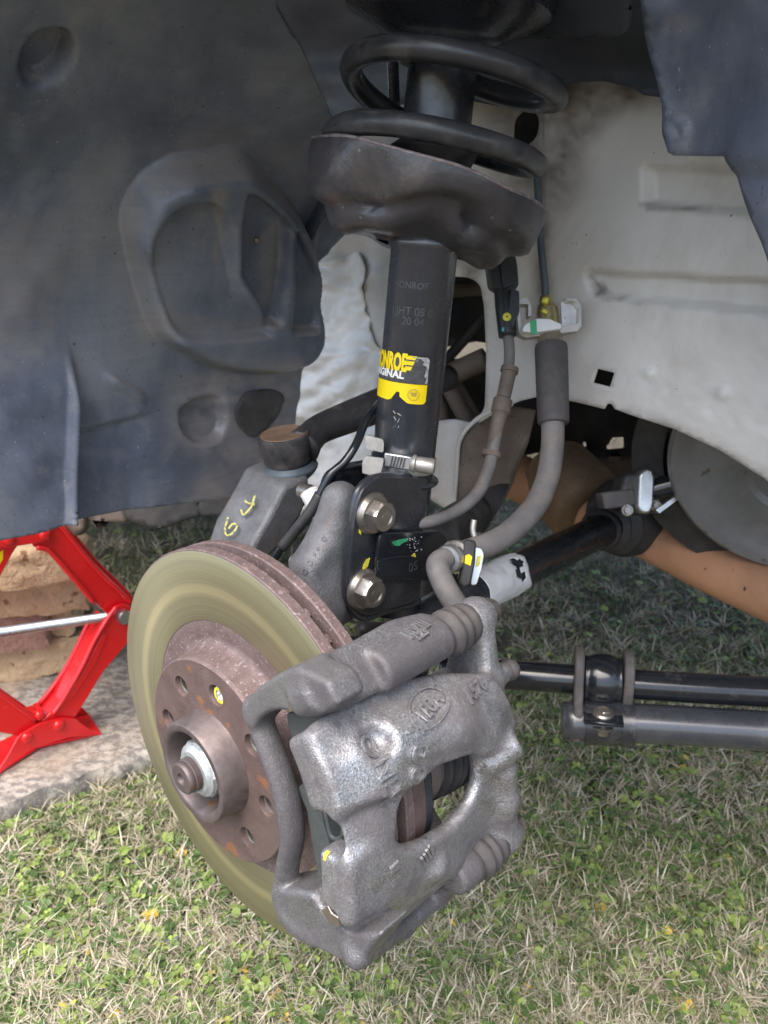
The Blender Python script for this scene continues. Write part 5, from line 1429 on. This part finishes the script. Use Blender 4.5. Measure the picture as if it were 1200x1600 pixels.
mesh('paint_mark', *prism([P(x, y, .5818) for x, y in ((746, 869), (752, 868), (749, 884), (743, 886))], RM[:, 2]*.0008), M['yellow_mark'], bh, smooth=False)
mesh('hanging_clip', *tube([P(741, 812, .60), P(739, 828, .60), P(742, 842, .60), P(740, 852, .60)], .0022, 10), M['bracket_grey'], bh)

# wheel-speed cable
wc = thing('speed_sensor_cable', 'brown speed sensor cable with grommets hanging from a black plug with a green tab', 'cable', P(790, 520, .66))
bz = .668
mesh('plug_body', *prism([P(x, y, bz) for x, y in rounded([(756, 392), (770, 388), (800, 390), (806, 420), (808, 450), (798, 460), (776, 456), (764, 448)], 4)], RM[:, 2]*.018), M['black_plastic'], wc, smooth=False, bevel=.0015)
mesh('plug_latch', *prism([P(x, y, bz-.010) for x, y in rounded([(778, 392), (796, 392), (803, 446), (786, 452)], 3)], RM[:, 2]*.006), M['black_plastic'], wc, smooth=False, bevel=.001)
mesh('green_tab', *prism([P(x, y, bz-.0098) for x, y in rounded([(761, 403), (773, 400), (775, 412), (763, 416)], 2)], RM[:, 2]*.003), M['green_plastic'], wc, smooth=False, bevel=.0005)
mesh('plug_neck', *tube([P(788, 450, bz), P(790, 480, bz-.002), P(793, 526, bz-.004)], [.0085, .0085, .0072], 14), M['black_plastic'], wc)
mesh('neck_latch', *prism([P(x, y, bz-.006) for x, y in rounded([(797, 452), (810, 458), (810, 490), (800, 516), (792, 500)], 3)], RM[:, 2]*.010), M['black_plastic'], wc, smooth=False, bevel=.001)
mesh('paint_mark', *lathe([(0, .0034), (.0006, .003), (.0006, .0008)], P(792, 495, bz-.0118), -RM[:, 2], 18), M['yellow_mark'], wc)
mesh('paint_mark', *prism([P(x, y, bz-.0118) for x, y in ((784, 512), (788, 511), (788, 518), (784, 518))], RM[:, 2]*.0005), mat('teal_mark', (.05, .35, .36)), wc, smooth=False)
mesh('cable', *tube([P(794, 526, .664), P(796, 550, .662), P(794, 580, .660), P(784, 640, .654), P(771, 700, .648), P(764, 730, .642), P(750, 765, .632), P(726, 790, .622), P(698, 806, .612), P(670, 815, .60), P(640, 820, .598)], [.0044]*4+[.0046, .0050, .0050, .0048, .0044, .0044, .0044], 14), M['hose_rubber'], wc)
def grom(p0, p1, rs_):
    ax = np.array(p1)-np.array(p0); L_ = np.linalg.norm(ax)
    return lathe([(0, .004)] + [(t*L_, r_) for t, r_ in rs_] + [(L_, .004)], p0, ax, 30)
mesh('cable_grommet', *grom(P(797, 574, .660), P(766, 716, .648), [(0, .0070), (.055, .0072), (.06, .0078), (.01, .0078)][:2] + [(.06, .0058), (.34, .0056), (.36, .0076), (.50, .0076), (.52, .0060), (.92, .0050), (.93, .0078), (.985, .0078)]), M['grommet'], wc, angle=40)

# ================================================================ ANTI-ROLL BAR AND LOWER TUBE
ar = thing('anti_roll_bar', 'black anti-roll bar in a glossy saddle clamp to the right of the caliper', 'suspension bar', P(940, 1060, .69))
bp = [P(690, 1048, .72), P(790, 1054, .705), P(850, 1058, .698), P(905, 1062, .693), P(990, 1069, .685), P(1100, 1076, .677), P(1210, 1082, .67), P(1420, 1096, .65)]
mesh('bar', *tube(bp, .0123, 30), M['black_gloss'], ar)
bdir = (bp[4]-bp[3])/np.linalg.norm(bp[4]-bp[3])
upv = HX.copy(); upv = upv - bdir*(upv@bdir); upv /= np.linalg.norm(upv)
fw = np.cross(bdir, upv); fw = fw if fw@RM[:, 2] < 0 else -fw
bc = P(941, 1064, .689)
lt0, lt1, lt2 = P(879, 1126, .682), P(1000, 1130, .675), P(1210, 1143, .66)
ltm = P(941, 1128, .678)
dn = ltm-bc; gap = float(-(dn@upv)); fwo = float(dn@fw)
def plate_at(cx, th, prof, mt, name, bev=.0015):
    return mesh(name, *prism([bc + bdir*cx + upv*b + fw*a for a, b in prof], bdir*th), mt, ar, smooth=False, bevel=bev)
oval = []
for t in np.linspace(0, math.pi, 14): oval.append((.0205*math.cos(t), .0085+.0205*math.sin(t)))
oval += [(-.0205+fwo*.6, -gap+.004), (-.014+fwo, -gap-.013), (.014+fwo, -gap-.013), (.0205+fwo*.8, -gap+.004)]
ovalr = oval[:-4] + [(-.0205, -.018), (-.015, -.024), (.014, -.024), (.0205, -.018)]
sc1 = float((P(903, 1062, .693)-bc)@bdir); sc2 = float((P(979, 1068, .686)-bc)@bdir)
plate_at(sc1, .0075, oval, M['rubber'], 'bush_end')
plate_at(sc2, .0080, ovalr, M['rubber'], 'bush_end')
# saddle strap: bulged sheet over the bush with a bolted foot
v = []; f = []; NU, NVv = 26, 18
w0 = (sc2-sc1)/2 - .0045; mid = (sc1+sc2)/2
prof = [(t, .0195*math.cos(t), .0195*math.sin(t)) for t in np.linspace(math.radians(155), math.radians(-38), NU)]
for i, (t, a, b) in enumerate(prof):
    for j in range(NVv):
        x = -1 + 2*j/(NVv-1)
        bul = .0052*(1-abs(x)**2.6) - .0005
        flr = .0030*sstep(.80, 1.0, abs(x))
        v.append(bc + bdir*(mid + x*w0) + fw*(a/.0195*(.0155+bul+flr)) + upv*(b/.0195*(.0175+bul+flr)))
for i in range(NU-1):
    for j in range(NVv-1): f.append([i*NVv+j, (i+1)*NVv+j, (i+1)*NVv+j+1, i*NVv+j+1])
o = mesh('saddle_strap', v, f, M['black_gloss'], ar); sm_ = o.modifiers.new('sheet', 'SOLIDIFY'); sm_.thickness = .0022; sm_.offset = 0
foot0 = bc + bdir*mid + upv*-.0135 + fw*.0285
mesh('saddle_foot', *box(foot0, bdir*w0*1.02, upv*.0016, fw*.013), M['black_gloss'], ar, smooth=False, bevel=.001)
mesh('saddle_rim', *tube([foot0 - bdir*w0 + fw*.013, foot0 + bdir*w0 + fw*.013], .0019, 8, smooth=0), M['black_gloss'], ar)
mesh('clamp_bolt', *hexhead(foot0 + upv*.0016 + fw*.002, upv, .010, .0045, flange=.0088, fth=.0014), M['bolt_zinc'], ar, angle=30)
mesh('clamp_nut', *hexhead(foot0 - upv*.006 + fw*.006, -upv, .0105, .008, flange=.0085, fth=.0015), M['bolt_zinc'], ar, angle=30)
mesh('bolt_end', *lathe([(0, .0032), (.016, .0032), (.0165, 0)], foot0 - upv*.002 + fw*.006, -upv, 16), M['bolt_zinc'], ar)
lw = thing('lower_tube', 'thick black steel tube running out of frame below the anti-roll bar', 'steel tube', P(1050, 1130, .65))
td = (lt1-lt0)/np.linalg.norm(lt1-lt0)
mesh('tube_body', *tube([lt0, lt1, lt2, P(1420, 1158, .64)], .0158, 30), M['strut_paint'], lw)
mesh('tube_collar', *tube([P(912, 1128, .681), P(978, 1130, .677)], .0182, 30, smooth=0), M['black_paint'], lw, angle=40)
mesh('tube_collar', *tube([P(970, 1130, .678), P(990, 1131, .676)], .0192, 30, smooth=0), M['black_paint'], lw, angle=40)
# arm and control pieces glimpsed behind the clevis
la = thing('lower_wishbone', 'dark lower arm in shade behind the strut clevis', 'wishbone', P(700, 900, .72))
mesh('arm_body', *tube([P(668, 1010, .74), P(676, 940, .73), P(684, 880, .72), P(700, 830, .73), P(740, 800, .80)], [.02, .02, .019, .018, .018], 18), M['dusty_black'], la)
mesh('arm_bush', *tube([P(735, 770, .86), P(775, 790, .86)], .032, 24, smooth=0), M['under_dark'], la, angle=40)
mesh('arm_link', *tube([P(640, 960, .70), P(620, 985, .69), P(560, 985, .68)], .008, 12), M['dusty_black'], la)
# loose bricks stacked on the far end of the slab
def rough_brick(name, c, hx, hy, hz, yaw, mt, label, seed):
    n = 9
    t = thing(name, label, 'brick', c - np.array([0, 0, hz]), 'loose bricks stacked on the slab')
    ca, sa = math.cos(yaw), math.sin(yaw)
    v = []; f = []; idx = {}
    N = (22, 14, 9)
    def vid(i, j, k):
        if (i, j, k) in idx: return idx[(i, j, k)]
        p = np.array([2*i/N[0]-1, 2*j/N[1]-1, 2*k/N[2]-1])
        e = np.sort(np.abs(p))
        rnd = 1 - .03*(e[1]**14 + e[0]**14*.5)
        w = p*np.array([hx, hy, hz])*rnd
        nz = lambda a, b, s_: vnoise(np.array([a]), np.array([b]), seed+s_)[0]-.5
        w = w + np.array([nz(j*.5+2, k*.8, 1), nz(i*.5, k*.8+5, 2), nz(i*.4, j*.4, 3)])*.006 + np.array([nz(j*1.3, k*1.5, 4), nz(i*1.3, k*1.5, 5), nz(i*1.2, j*1.2, 6)])*.004
        idx[(i, j, k)] = len(v)
        v.append(c + np.array([w[0]*ca - w[1]*sa, w[0]*sa + w[1]*ca, w[2]]))
        return idx[(i, j, k)]
    for a in (0, 1, 2):
        b, d = (a+1) % 3, (a+2) % 3
        for side in (0, N[a]):
            for p in range(N[b]):
                for q in range(N[d]):
                    cc_ = []
                    for dp, dq in ((0, 0), (1, 0), (1, 1), (0, 1)):
                        ii = [0, 0, 0]; ii[a] = side; ii[b] = p+dp; ii[d] = q+dq
                        cc_.append(vid(*ii))
                    f.append(cc_ if side else cc_[::-1])
    mesh('brick_body', v, f, mt, t, angle=50)
    return t
def brick_at(px, py, zc, yaw, hx, hy, hz, mt, label, seed):
    g = ground(px, py, zc); rough_brick('loose_brick', g, hx, hy, hz, yaw, mt, label, seed)
yb = math.radians(14)
brick_at(20, 1000, ZT+.030, yb, .12, .075, .030, M['brick'], 'bottom sandy brick of the stack, resting on the granite slab', 10)
brick_at(-28, 962, ZT+.090, yb+.05, .095, .07, .031, M['brick_purple'], 'purple-brown stone in the middle of the brick stack, under the jack screw side', 20)
brick_at(76, 938, ZT+.094, yb-.05, .045, .06, .032, M['brick'], 'short sandy stone at the right end of the middle course', 30)
brick_at(8, 905, ZT+.156, yb+.02, .115, .07, .030, M['brick'], 'sandy orange brick second from the top, level with the upper jack arm', 40)
brick_at(-6, 868, ZT+.215, yb+.1, .100, .065, .027, M['brick'], 'topmost sandy brick, just under the black sill', 50)

# ================================================================ SCISSOR JACK
jk = thing('scissor_jack', 'bright red scissor jack standing on the slab and lifting the sill', 'jack', ground(40, 1190, ZT))
JB0, JB1 = ground(-40, 1222, ZT), ground(158, 1140, ZT)
jd = JB1-JB0; jd[2] = 0; jd /= np.linalg.norm(jd); jn = np.array([jd[1], -jd[0], 0])      # towards the lens
Jo = (JB0+JB1)/2
def onJ(px, py, off=0.0):
    r = ray(px, py); p0 = Jo + jn*off
    return O + r*(((p0-O)@jn)/(r@jn))
RED = M['red_paint']
def channel(name, a, b, w0, w1, dep, th=.003, back=False):
    """pressed U-channel from pivot a to pivot b, open side outward"""
    a, b = np.array(a), np.array(b); ax = (b-a)/np.linalg.norm(b-a); sd = np.cross(ax, jn); sd /= np.linalg.norm(sd)
    m = MB(); v = []; f = []
    N_ = 12; prof = [(-1, dep), (-1, 0), (1, 0), (1, dep)]
    for i in range(N_+1):
        t = i/N_; w_ = (w0+(w1-w0)*t)/2
        for sgn, dz in prof: v.append(a + (b-a)*t + sd*sgn*w_ - jn*dz)
    for i in range(N_):
        for k in range(3): f.append([i*4+k, i*4+k+1, (i+1)*4+k+1, (i+1)*4+k])
    o = mesh(name, v, f, RED, jk, smooth=False)
    s_ = o.modifiers.new('sheet', 'SOLIDIFY'); s_.thickness = th; s_.offset = 0
    b_ = o.modifiers.new('bevel', 'BEVEL'); b_.width = .0016; b_.segments = 2; b_.angle_limit = math.radians(40)
    return o
# upper right arm: plate face with turned edges, traced in the jack's own plane
def jplate(name, px, off, th, bev=.0012):
    return mesh(name, *prism([onJ(x, y, off) for x, y in px], jn*th), RED, jk, smooth=False, bevel=bev)
ua = rounded([(52, 834), (78, 815), (96, 824), (145, 882), (190, 926), (208, 950), (206, 985), (170, 962), (150, 942), (112, 898), (78, 862), (66, 856), (50, 854)], 5)
jplate('upper_arm', ua, -.004, .003)
mesh('upper_arm_edge', *tube([onJ(x, y, -.0005) for x, y in ((80, 816), (97, 825), (145, 883), (190, 927), (204, 942))], .0034, 8), RED, jk)
mesh('upper_arm_edge', *tube([onJ(x, y, -.0005) for x, y in ((58, 856), (68, 857), (80, 864), (112, 900), (148, 942))], .0034, 8), RED, jk)
jplate('upper_arm', [(x+6, y-8) for x, y in ua], -.040, .003)
ed = ua[:24]
# web joining front and back plates of the arm along its upper edge
def web(name, px, o0, o1, th=.003):
    v = []; f = []
    for x, y in px: v += [onJ(x, y, o0), onJ(x, y, o0) + jn*(o1-o0)]
    for i in range(len(px)-1): f.append([2*i, 2*i+1, 2*i+3, 2*i+2])
    o = mesh(name, v, f, RED, jk, smooth=False); s_ = o.modifiers.new('sheet', 'SOLIDIFY'); s_.thickness = th; s_.offset = 0
    return o
web('arm_web', [(80, 816), (97, 825), (145, 883), (190, 927)], -.003, -.042)
# lower right arm: deep channel seen into its trough
la_out = rounded([(168, 968), (180, 946), (196, 942), (206, 950), (206, 995), (160, 1050), (116, 1122), (62, 1128), (76, 1116), (96, 1094), (128, 1040), (146, 1000)], 6)
jplate('lower_arm', la_out, .004, .003)
mesh('lower_arm_edge', *tube([onJ(x, y, .006) for x, y in ((182, 948), (170, 964), (148, 1000), (128, 1042), (98, 1094), (82, 1116))], .0034, 8), RED, jk)
jplate('lower_arm', rounded([(140, 972), (168, 962), (176, 990), (150, 1040), (110, 1090), (86, 1112), (58, 1104), (90, 1064), (112, 1028)], 6), -.034, .003)
web('arm_web', [(170, 968), (148, 1006), (128, 1046), (98, 1098), (78, 1122)], -.002, -.036)
mesh('lower_arm_edge', *tube([onJ(x, y, -.034) for x, y in ((140, 970), (113, 1026), (91, 1062), (60, 1102))], .0034, 8), RED, jk)
jplate('arm_rib', rounded([(160, 990), (168, 992), (150, 1035), (116, 1088), (104, 1098), (102, 1094), (130, 1050)], 3), .0065, .0015, .0006)
# left pair, mostly out of frame
jplate('lower_arm', rounded([(58, 1134), (48, 1110), (30, 1102), (-5, 1078), (-90, 1020), (-120, 1040), (-110, 1070), (-20, 1140), (30, 1150)], 6), .002, .003)
mesh('lower_arm_edge', *tube([onJ(x, y, .004) for x, y in ((54, 1124), (30, 1106), (-5, 1080), (-90, 1022))], .0034, 8), RED, jk)
jplate('lower_arm', rounded([(52, 1112), (30, 1096), (-10, 1068), (-90, 1005), (-120, 1020), (-110, 1050), (-20, 1120)], 6), -.034, .003)
web('arm_web', [(56, 1130), (30, 1122), (-5, 1100), (-90, 1045)], .0, -.036)
jplate('upper_arm', rounded([(14, 836), (30, 848), (18, 866), (0, 900), (-40, 960), (-90, 1010), (-110, 990), (-50, 910), (-10, 850)], 6), -.006, .003)
jplate('upper_arm', rounded([(14, 832), (24, 842), (10, 864), (-50, 950), (-90, 1000), (-110, 980), (-50, 900), (-10, 845)], 6), -.040, .003)
st_ = mesh('warning_sticker', *prism([onJ(x, y, -.004) for x, y in ((-10, 868), (5, 860), (4, 874), (-6, 892), (-14, 890))], jn*.0006), M['yellow_print'], jk, smooth=False)
# head and base
jplate('head_plate', rounded([(-40, 838), (0, 832), (74, 816), (80, 820), (78, 846), (60, 848), (20, 854), (0, 856), (-40, 868)], 6), .002, .003)
jplate('head_plate', rounded([(-40, 830), (0, 824), (74, 810), (80, 838), (20, 846), (-40, 858)], 6), -.044, .003)
mesh('saddle_block', *prism([onJ(x, y, -.021) for x, y in ((28, 815), (60, 808), (62, 826), (26, 832))], jn*.03), M['brick'], jk, smooth=False, bevel=.001)
basepx = rounded([(-60, 1230), (0, 1200), (22, 1178), (50, 1166), (104, 1150), (160, 1146), (150, 1138), (116, 1122), (98, 1121), (60, 1130), (26, 1148), (12, 1172), (0, 1196), (-30, 1200)], 5)
jplate('base_side', rounded([(-70, 1240), (-5, 1206), (10, 1184), (30, 1148), (62, 1130), (98, 1121), (118, 1123), (140, 1140), (161, 1146), (104, 1152), (52, 1168), (26, 1184), (2, 1206), (-50, 1250)], 5), .010, .003)
jplate('base_side', rounded([(-40, 1190), (20, 1160), (60, 1118), (128, 1104), (150, 1130), (161, 1144), (100, 1140), (20, 1176), (-20, 1200)], 5), -.046, .003)
q0 = [ground(x, y, ZT+.003) for x, y in ((-60, 1246), (4, 1204), (60, 1168), (158, 1146), (140, 1118), (40, 1140), (-40, 1180))]
mesh('base_floor', *prism(q0, [0, 0, .004]), RED, jk, smooth=False, bevel=.001)
def rivet(px, py, off):
    c = onJ(px, py, off)
    mesh('rivet', *lathe([(-.004, .0072), (.001, .0070), (.0035, .0058), (.0045, .003), (.0045, 0)], c, jn, 24), RED, jk, angle=60)
for x, y in ((14, 842), (70, 835)): rivet(x, y, .0035)
for x, y in ((42, 1152), (92, 1133)): rivet(x, y, .0115)
mesh('rivet', *lathe([(-.004, .006), (.001, .006), (.003, .004), (.003, 0)], onJ(62, 1118, .005), jn, 20), RED, jk, angle=60)
# gear teeth where the lower arms mesh
m = MB()
for x, y in ((44, 1114), (52, 1112), (48, 1122), (56, 1120), (60, 1108), (54, 1128)): m.add(box(onJ(x, y, -.012), jd*.003, HX*.003, jn*.012))
mesh('gear_teeth', *m.vf, RED, jk, smooth=False, bevel=.001)
# threaded screw and pivots
s0_, s1_ = onJ(-160, 1012, -.018), onJ(176, 962, -.018)
LS = np.linalg.norm(s1_-s0_); prof = []
for i in range(int(LS/.002)): prof += [(i*.002, .0066), (i*.002+.001, .0058)]
mesh('jack_screw', *lathe(prof, s0_, s1_-s0_, 16), M['steel'], jk, angle=25)
mesh('trunnion', *lathe([(-.06, .0098), (.006, .0098), (.010, .0085), (.010, 0)], onJ(191, 962, .004), jn, 28), M['steel'], jk, angle=40)

# ================================================================ LAWN
rs = np.random.RandomState(12)
hid = np.array([[p[0], p[1]] for p in (sl1 + fd*.055 - bd2*.008, sl1 + fd*.055 + bd2*(DEP+.01), sl1 - fd*(LENS-.03) + bd2*(DEP+.01), sl1 - fd*(LENS-.03) - bd2*.008)])
def spots(n, ymin=.42, ymax=3.2, pw=1.7):
    u = rs.rand(n*2)
    a, b = ymin**(1-pw), ymax**(1-pw)
    y = (a+(b-a)*u)**(1/(1-pw))
    x = (rs.rand(n*2)*2-1)*(.53*y+.12)
    k = sd_poly(x, y, hid) > 0
    return np.stack([x[k], y[k]], 1)[:n]
def patchy(xy, sc, seed): return .6*vnoise(xy[:, 0]*sc+40, xy[:, 1]*sc+40, seed) + .4*vnoise(xy[:, 0]*sc*2.7+80, xy[:, 1]*sc*2.7+80, seed+1)
def blades(name, xy, length, width, elev, mt, tint, droop=.5, label=None, z0=0.0, cat='grass'):
    n = len(xy); az_ = rs.rand(n)*2*math.pi
    d = np.stack([np.cos(az_), np.sin(az_)], 1)
    L_ = length; NS = 3
    V_ = np.zeros((n, NS, 2, 3), np.float32)
    side = np.stack([-d[:, 1], d[:, 0], 0*az_], 1)
    roll = (rs.rand(n)-.5)*1.6
    pos = np.stack([xy[:, 0], xy[:, 1], np.full(n, z0) if np.isscalar(z0) else z0], 1)
    e = elev.copy()
    curl = (rs.rand(n)-.5)*.9
    for k in range(NS):
        w_ = width*(1, .85, .08)[k]/2
        sd = side*np.cos(roll)[:, None] + np.array([0, 0, 1.])*np.sin(roll)[:, None]*.7
        V_[:, k, 0] = pos + sd*w_[:, None]; V_[:, k, 1] = pos - sd*w_[:, None]
        aa = az_ + curl*k/NS
        step = np.stack([np.cos(aa)*np.cos(e), np.sin(aa)*np.cos(e), np.sin(e)], 1)
        pos = pos + step*(L_/(NS-1))[:, None]
        pos[:, 2] = np.maximum(pos[:, 2], .0008)
        e = e - droop*(.4+rs.rand(n))
    me = bpy.data.meshes.new(name)
    nv_ = n*NS*2; me.vertices.add(nv_); me.vertices.foreach_set('co', V_.reshape(-1))
    base = np.arange(n)[:, None]*NS*2
    q = np.array([[0, 1, 3, 2], [2, 3, 5, 4]])
    F_ = (base[:, :, None] + q[None]).reshape(-1, 4)
    me.loops.add(F_.size); me.polygons.add(len(F_))
    me.loops.foreach_set('vertex_index', F_.reshape(-1).astype(np.int32))
    me.polygons.foreach_set('loop_start', np.arange(0, F_.size, 4, dtype=np.int32))
    me.update(calc_edges=True)
    at = me.attributes.new('tint', 'FLOAT', 'POINT'); at.data.foreach_set('value', np.repeat(tint, NS*2).astype(np.float32))
    me.materials.append(mt); me.shade_smooth()
    o = bpy.data.objects.new(name, me); COL.objects.link(o)
    return tag(o, label, cat, kind='stuff')
def scalef(xy): return np.clip(.75+.25*xy[:, 1], .8, 1.6)      # a little coarser far off, where fewer are made
xy = spots(160000); pt_ = patchy(xy, 7, 70); k = rs.rand(len(xy)) < np.clip(.42+1.3*(pt_-.33), .26, 1); xy = xy[k]; n = len(xy)
blades('dry_grass', xy, (.008+.022*rs.rand(n)**1.8)*scalef(xy), (.0005+.0012*rs.rand(n)**2.5)*scalef(xy), np.radians(4+50*rs.rand(n)**1.3), M['straw'], np.clip(.55+.5*(rs.rand(n)-.5)+.3*(patchy(xy, 5, 75)-.5)-.22*sstep(.85, 1.3, xy[:, 1]), 0, 1), .35, 'pale dry straw of the lawn lying in tangled tufts', z0=.004+.013*rs.rand(n))
# tight fan-shaped tufts of dead leaves
cx = spots(6000, .42, 2.4); cx = cx[rs.rand(len(cx)) < np.clip(.45+1.5*(patchy(cx, 9, 71)-.4), .12, 1)]; reps = 12
xy = np.repeat(cx, reps, 0) + rs.randn(len(cx)*reps, 2)*.0045; n = len(xy)
blades('dry_tufts', xy, (.014+.020*rs.rand(n))*scalef(xy), (.0010+.0016*rs.rand(n)**1.5)*scalef(xy), np.radians(12+40*rs.rand(n)), M['straw'], np.clip(.62+.35*(rs.rand(n)-.5)+np.repeat(rs.rand(len(cx))-.5, reps)*.5-.2*sstep(.9, 1.5, xy[:, 1]), 0, 1), .25, 'bleached fans of dead grass leaves scattered over the lawn', z0=.009)
xy = spots(300000); pt_ = patchy(xy, 6, 80); k = rs.rand(len(xy)) < np.clip(.46+2.4*(pt_-.42), .12, 1)*(1-.62*sstep(.85, 1.25, xy[:, 1])); xy = xy[k]; n = len(xy)
blades('green_grass', xy, (.011+.024*rs.rand(n)**1.5)*scalef(xy), (.0008+.0012*rs.rand(n))*scalef(xy), np.radians(18+60*rs.rand(n)), M['blade_green'], np.clip(rs.rand(n)*.8+.25*(patchy(xy, 4, 85)-.3), 0, 1), .4, 'green blades of grass growing through the straw', z0=.002)
# clover leaves
def clover():
    c = spots(30000, .42, 2.2); pk = patchy(c, 6, 90); c = c[rs.rand(len(c)) < np.clip(.34+1.2*(pk-.40), .10, 1)*(1-.6*sstep(.85, 1.25, c[:, 1]))]
    n0 = len(c); reps = 3
    az0 = rs.rand(n0)*6.28
    n = n0*reps
    r_ = np.repeat(.0023+.0028*rs.rand(n0)**1.8, reps)*np.clip(.8+.2*np.repeat(c[:, 1], reps), .9, 1.5)
    az_ = np.repeat(az0, reps) + np.tile(np.arange(reps)*2.09, n0)
    hgt = np.repeat(.006+.012*rs.rand(n0), reps) + rs.rand(n)*.002
    ctr = np.repeat(c, reps, 0) + np.stack([np.cos(az_), np.sin(az_)], 1)*r_[:, None]*1.02
    tx, ty = (rs.rand(n)-.5)*1.1, (rs.rand(n)-.5)*1.1
    K = 8; an = np.arange(K)/K*2*math.pi
    V_ = np.zeros((n, K+1, 3), np.float32)
    V_[:, 0] = np.stack([ctr[:, 0], ctr[:, 1], hgt-.0006], 1)
    for k in range(K):
        notch_ = .80 if k == 0 else 1.0
        dx, dy = np.cos(an[k]+az_)*r_*notch_, np.sin(an[k]+az_)*r_*notch_
        V_[:, k+1] = np.stack([ctr[:, 0]+dx, ctr[:, 1]+dy, hgt + dx*tx + dy*ty], 1)
    V_[..., 2] = np.maximum(V_[..., 2], .0015)
    F_ = (np.arange(n)[:, None, None]*(K+1) + np.array([[0, 1+k, 1+(k+1) % K] for k in range(K)])[None]).reshape(-1, 3)
    me = bpy.data.meshes.new('clover'); me.vertices.add(n*(K+1)); me.vertices.foreach_set('co', V_.reshape(-1))
    me.loops.add(F_.size); me.polygons.add(len(F_)); me.loops.foreach_set('vertex_index', F_.reshape(-1).astype(np.int32))
    me.polygons.foreach_set('loop_start', np.arange(0, F_.size, 3, dtype=np.int32)); me.update(calc_edges=True)
    tn = np.repeat(np.clip(rs.rand(n0)*.86 + (rs.rand(n0) < .018)*.5, 0, 1), reps)
    at = me.attributes.new('tint', 'FLOAT', 'POINT'); at.data.foreach_set('value', np.repeat(tn, K+1).astype(np.float32))
    me.materials.append(M['clover_leaf']); me.shade_smooth()
    o = bpy.data.objects.new('clover', me); COL.objects.link(o)
    tag(o, 'small round clover leaves, some yellow, spread through the lawn', 'clover', kind='stuff')
clover()
# a few brown twigs and fallen leaves
def twig(px, py, px2, py2, r, label):
    a, b = ground(px, py, .012), ground(px2, py2, .010); mth = (a+b)/2 + np.array([0, 0, .006])
    t = thing('twig', label, 'twig', a); mesh('stem', *tube([a, mth, b], [r, r*.9, r*.5], 8), mat('twig_bark', (.13, .07, .05), (.20, .12, .09), 90, (.6, .8)), t)
twig(930, 1486, 1000, 1470, .0016, 'thin reddish-brown twig in the grass to the right of the caliper foot')
twig(130, 1438, 175, 1470, .0012, 'short dark twig lying in the straw at lower left')
def fallen_leaf(px, py, sz, yaw, c1, c2, label):
    g = ground(px, py, .016); t = thing('fallen_leaf', label, 'leaf', g)
    n = 12; v = [g + np.array([0, 0, .001])]
    for k in range(n):
        a = 2*math.pi*k/n; rr_ = sz*(1-.35*abs(math.sin(a))**1.0)
        v.append(g + np.array([math.cos(a+yaw)*rr_, math.sin(a+yaw)*rr_*.9, .004*math.cos(2*a)]))
    o = mesh('leaf_blade', v, [[0, 1+k, 1+(k+1) % n] for k in range(n)], mat('leaf_'+label[:6], c1, c2, 120, (.5, .7)), t)
fallen_leaf(268, 1470, .007, .4, (.10, .11, .13), (.16, .17, .20), 'small slate-grey dead leaf on the lawn left of the carrier foot')
fallen_leaf(357, 1476, .006, 1.2, (.18, .13, .10), (.25, .18, .14), 'small tan dead leaf on the lawn below the disc')
fallen_leaf(106, 1570, .008, .2, (.55, .42, .05), (.62, .50, .08), 'yellow fallen leaf near the bottom left corner')
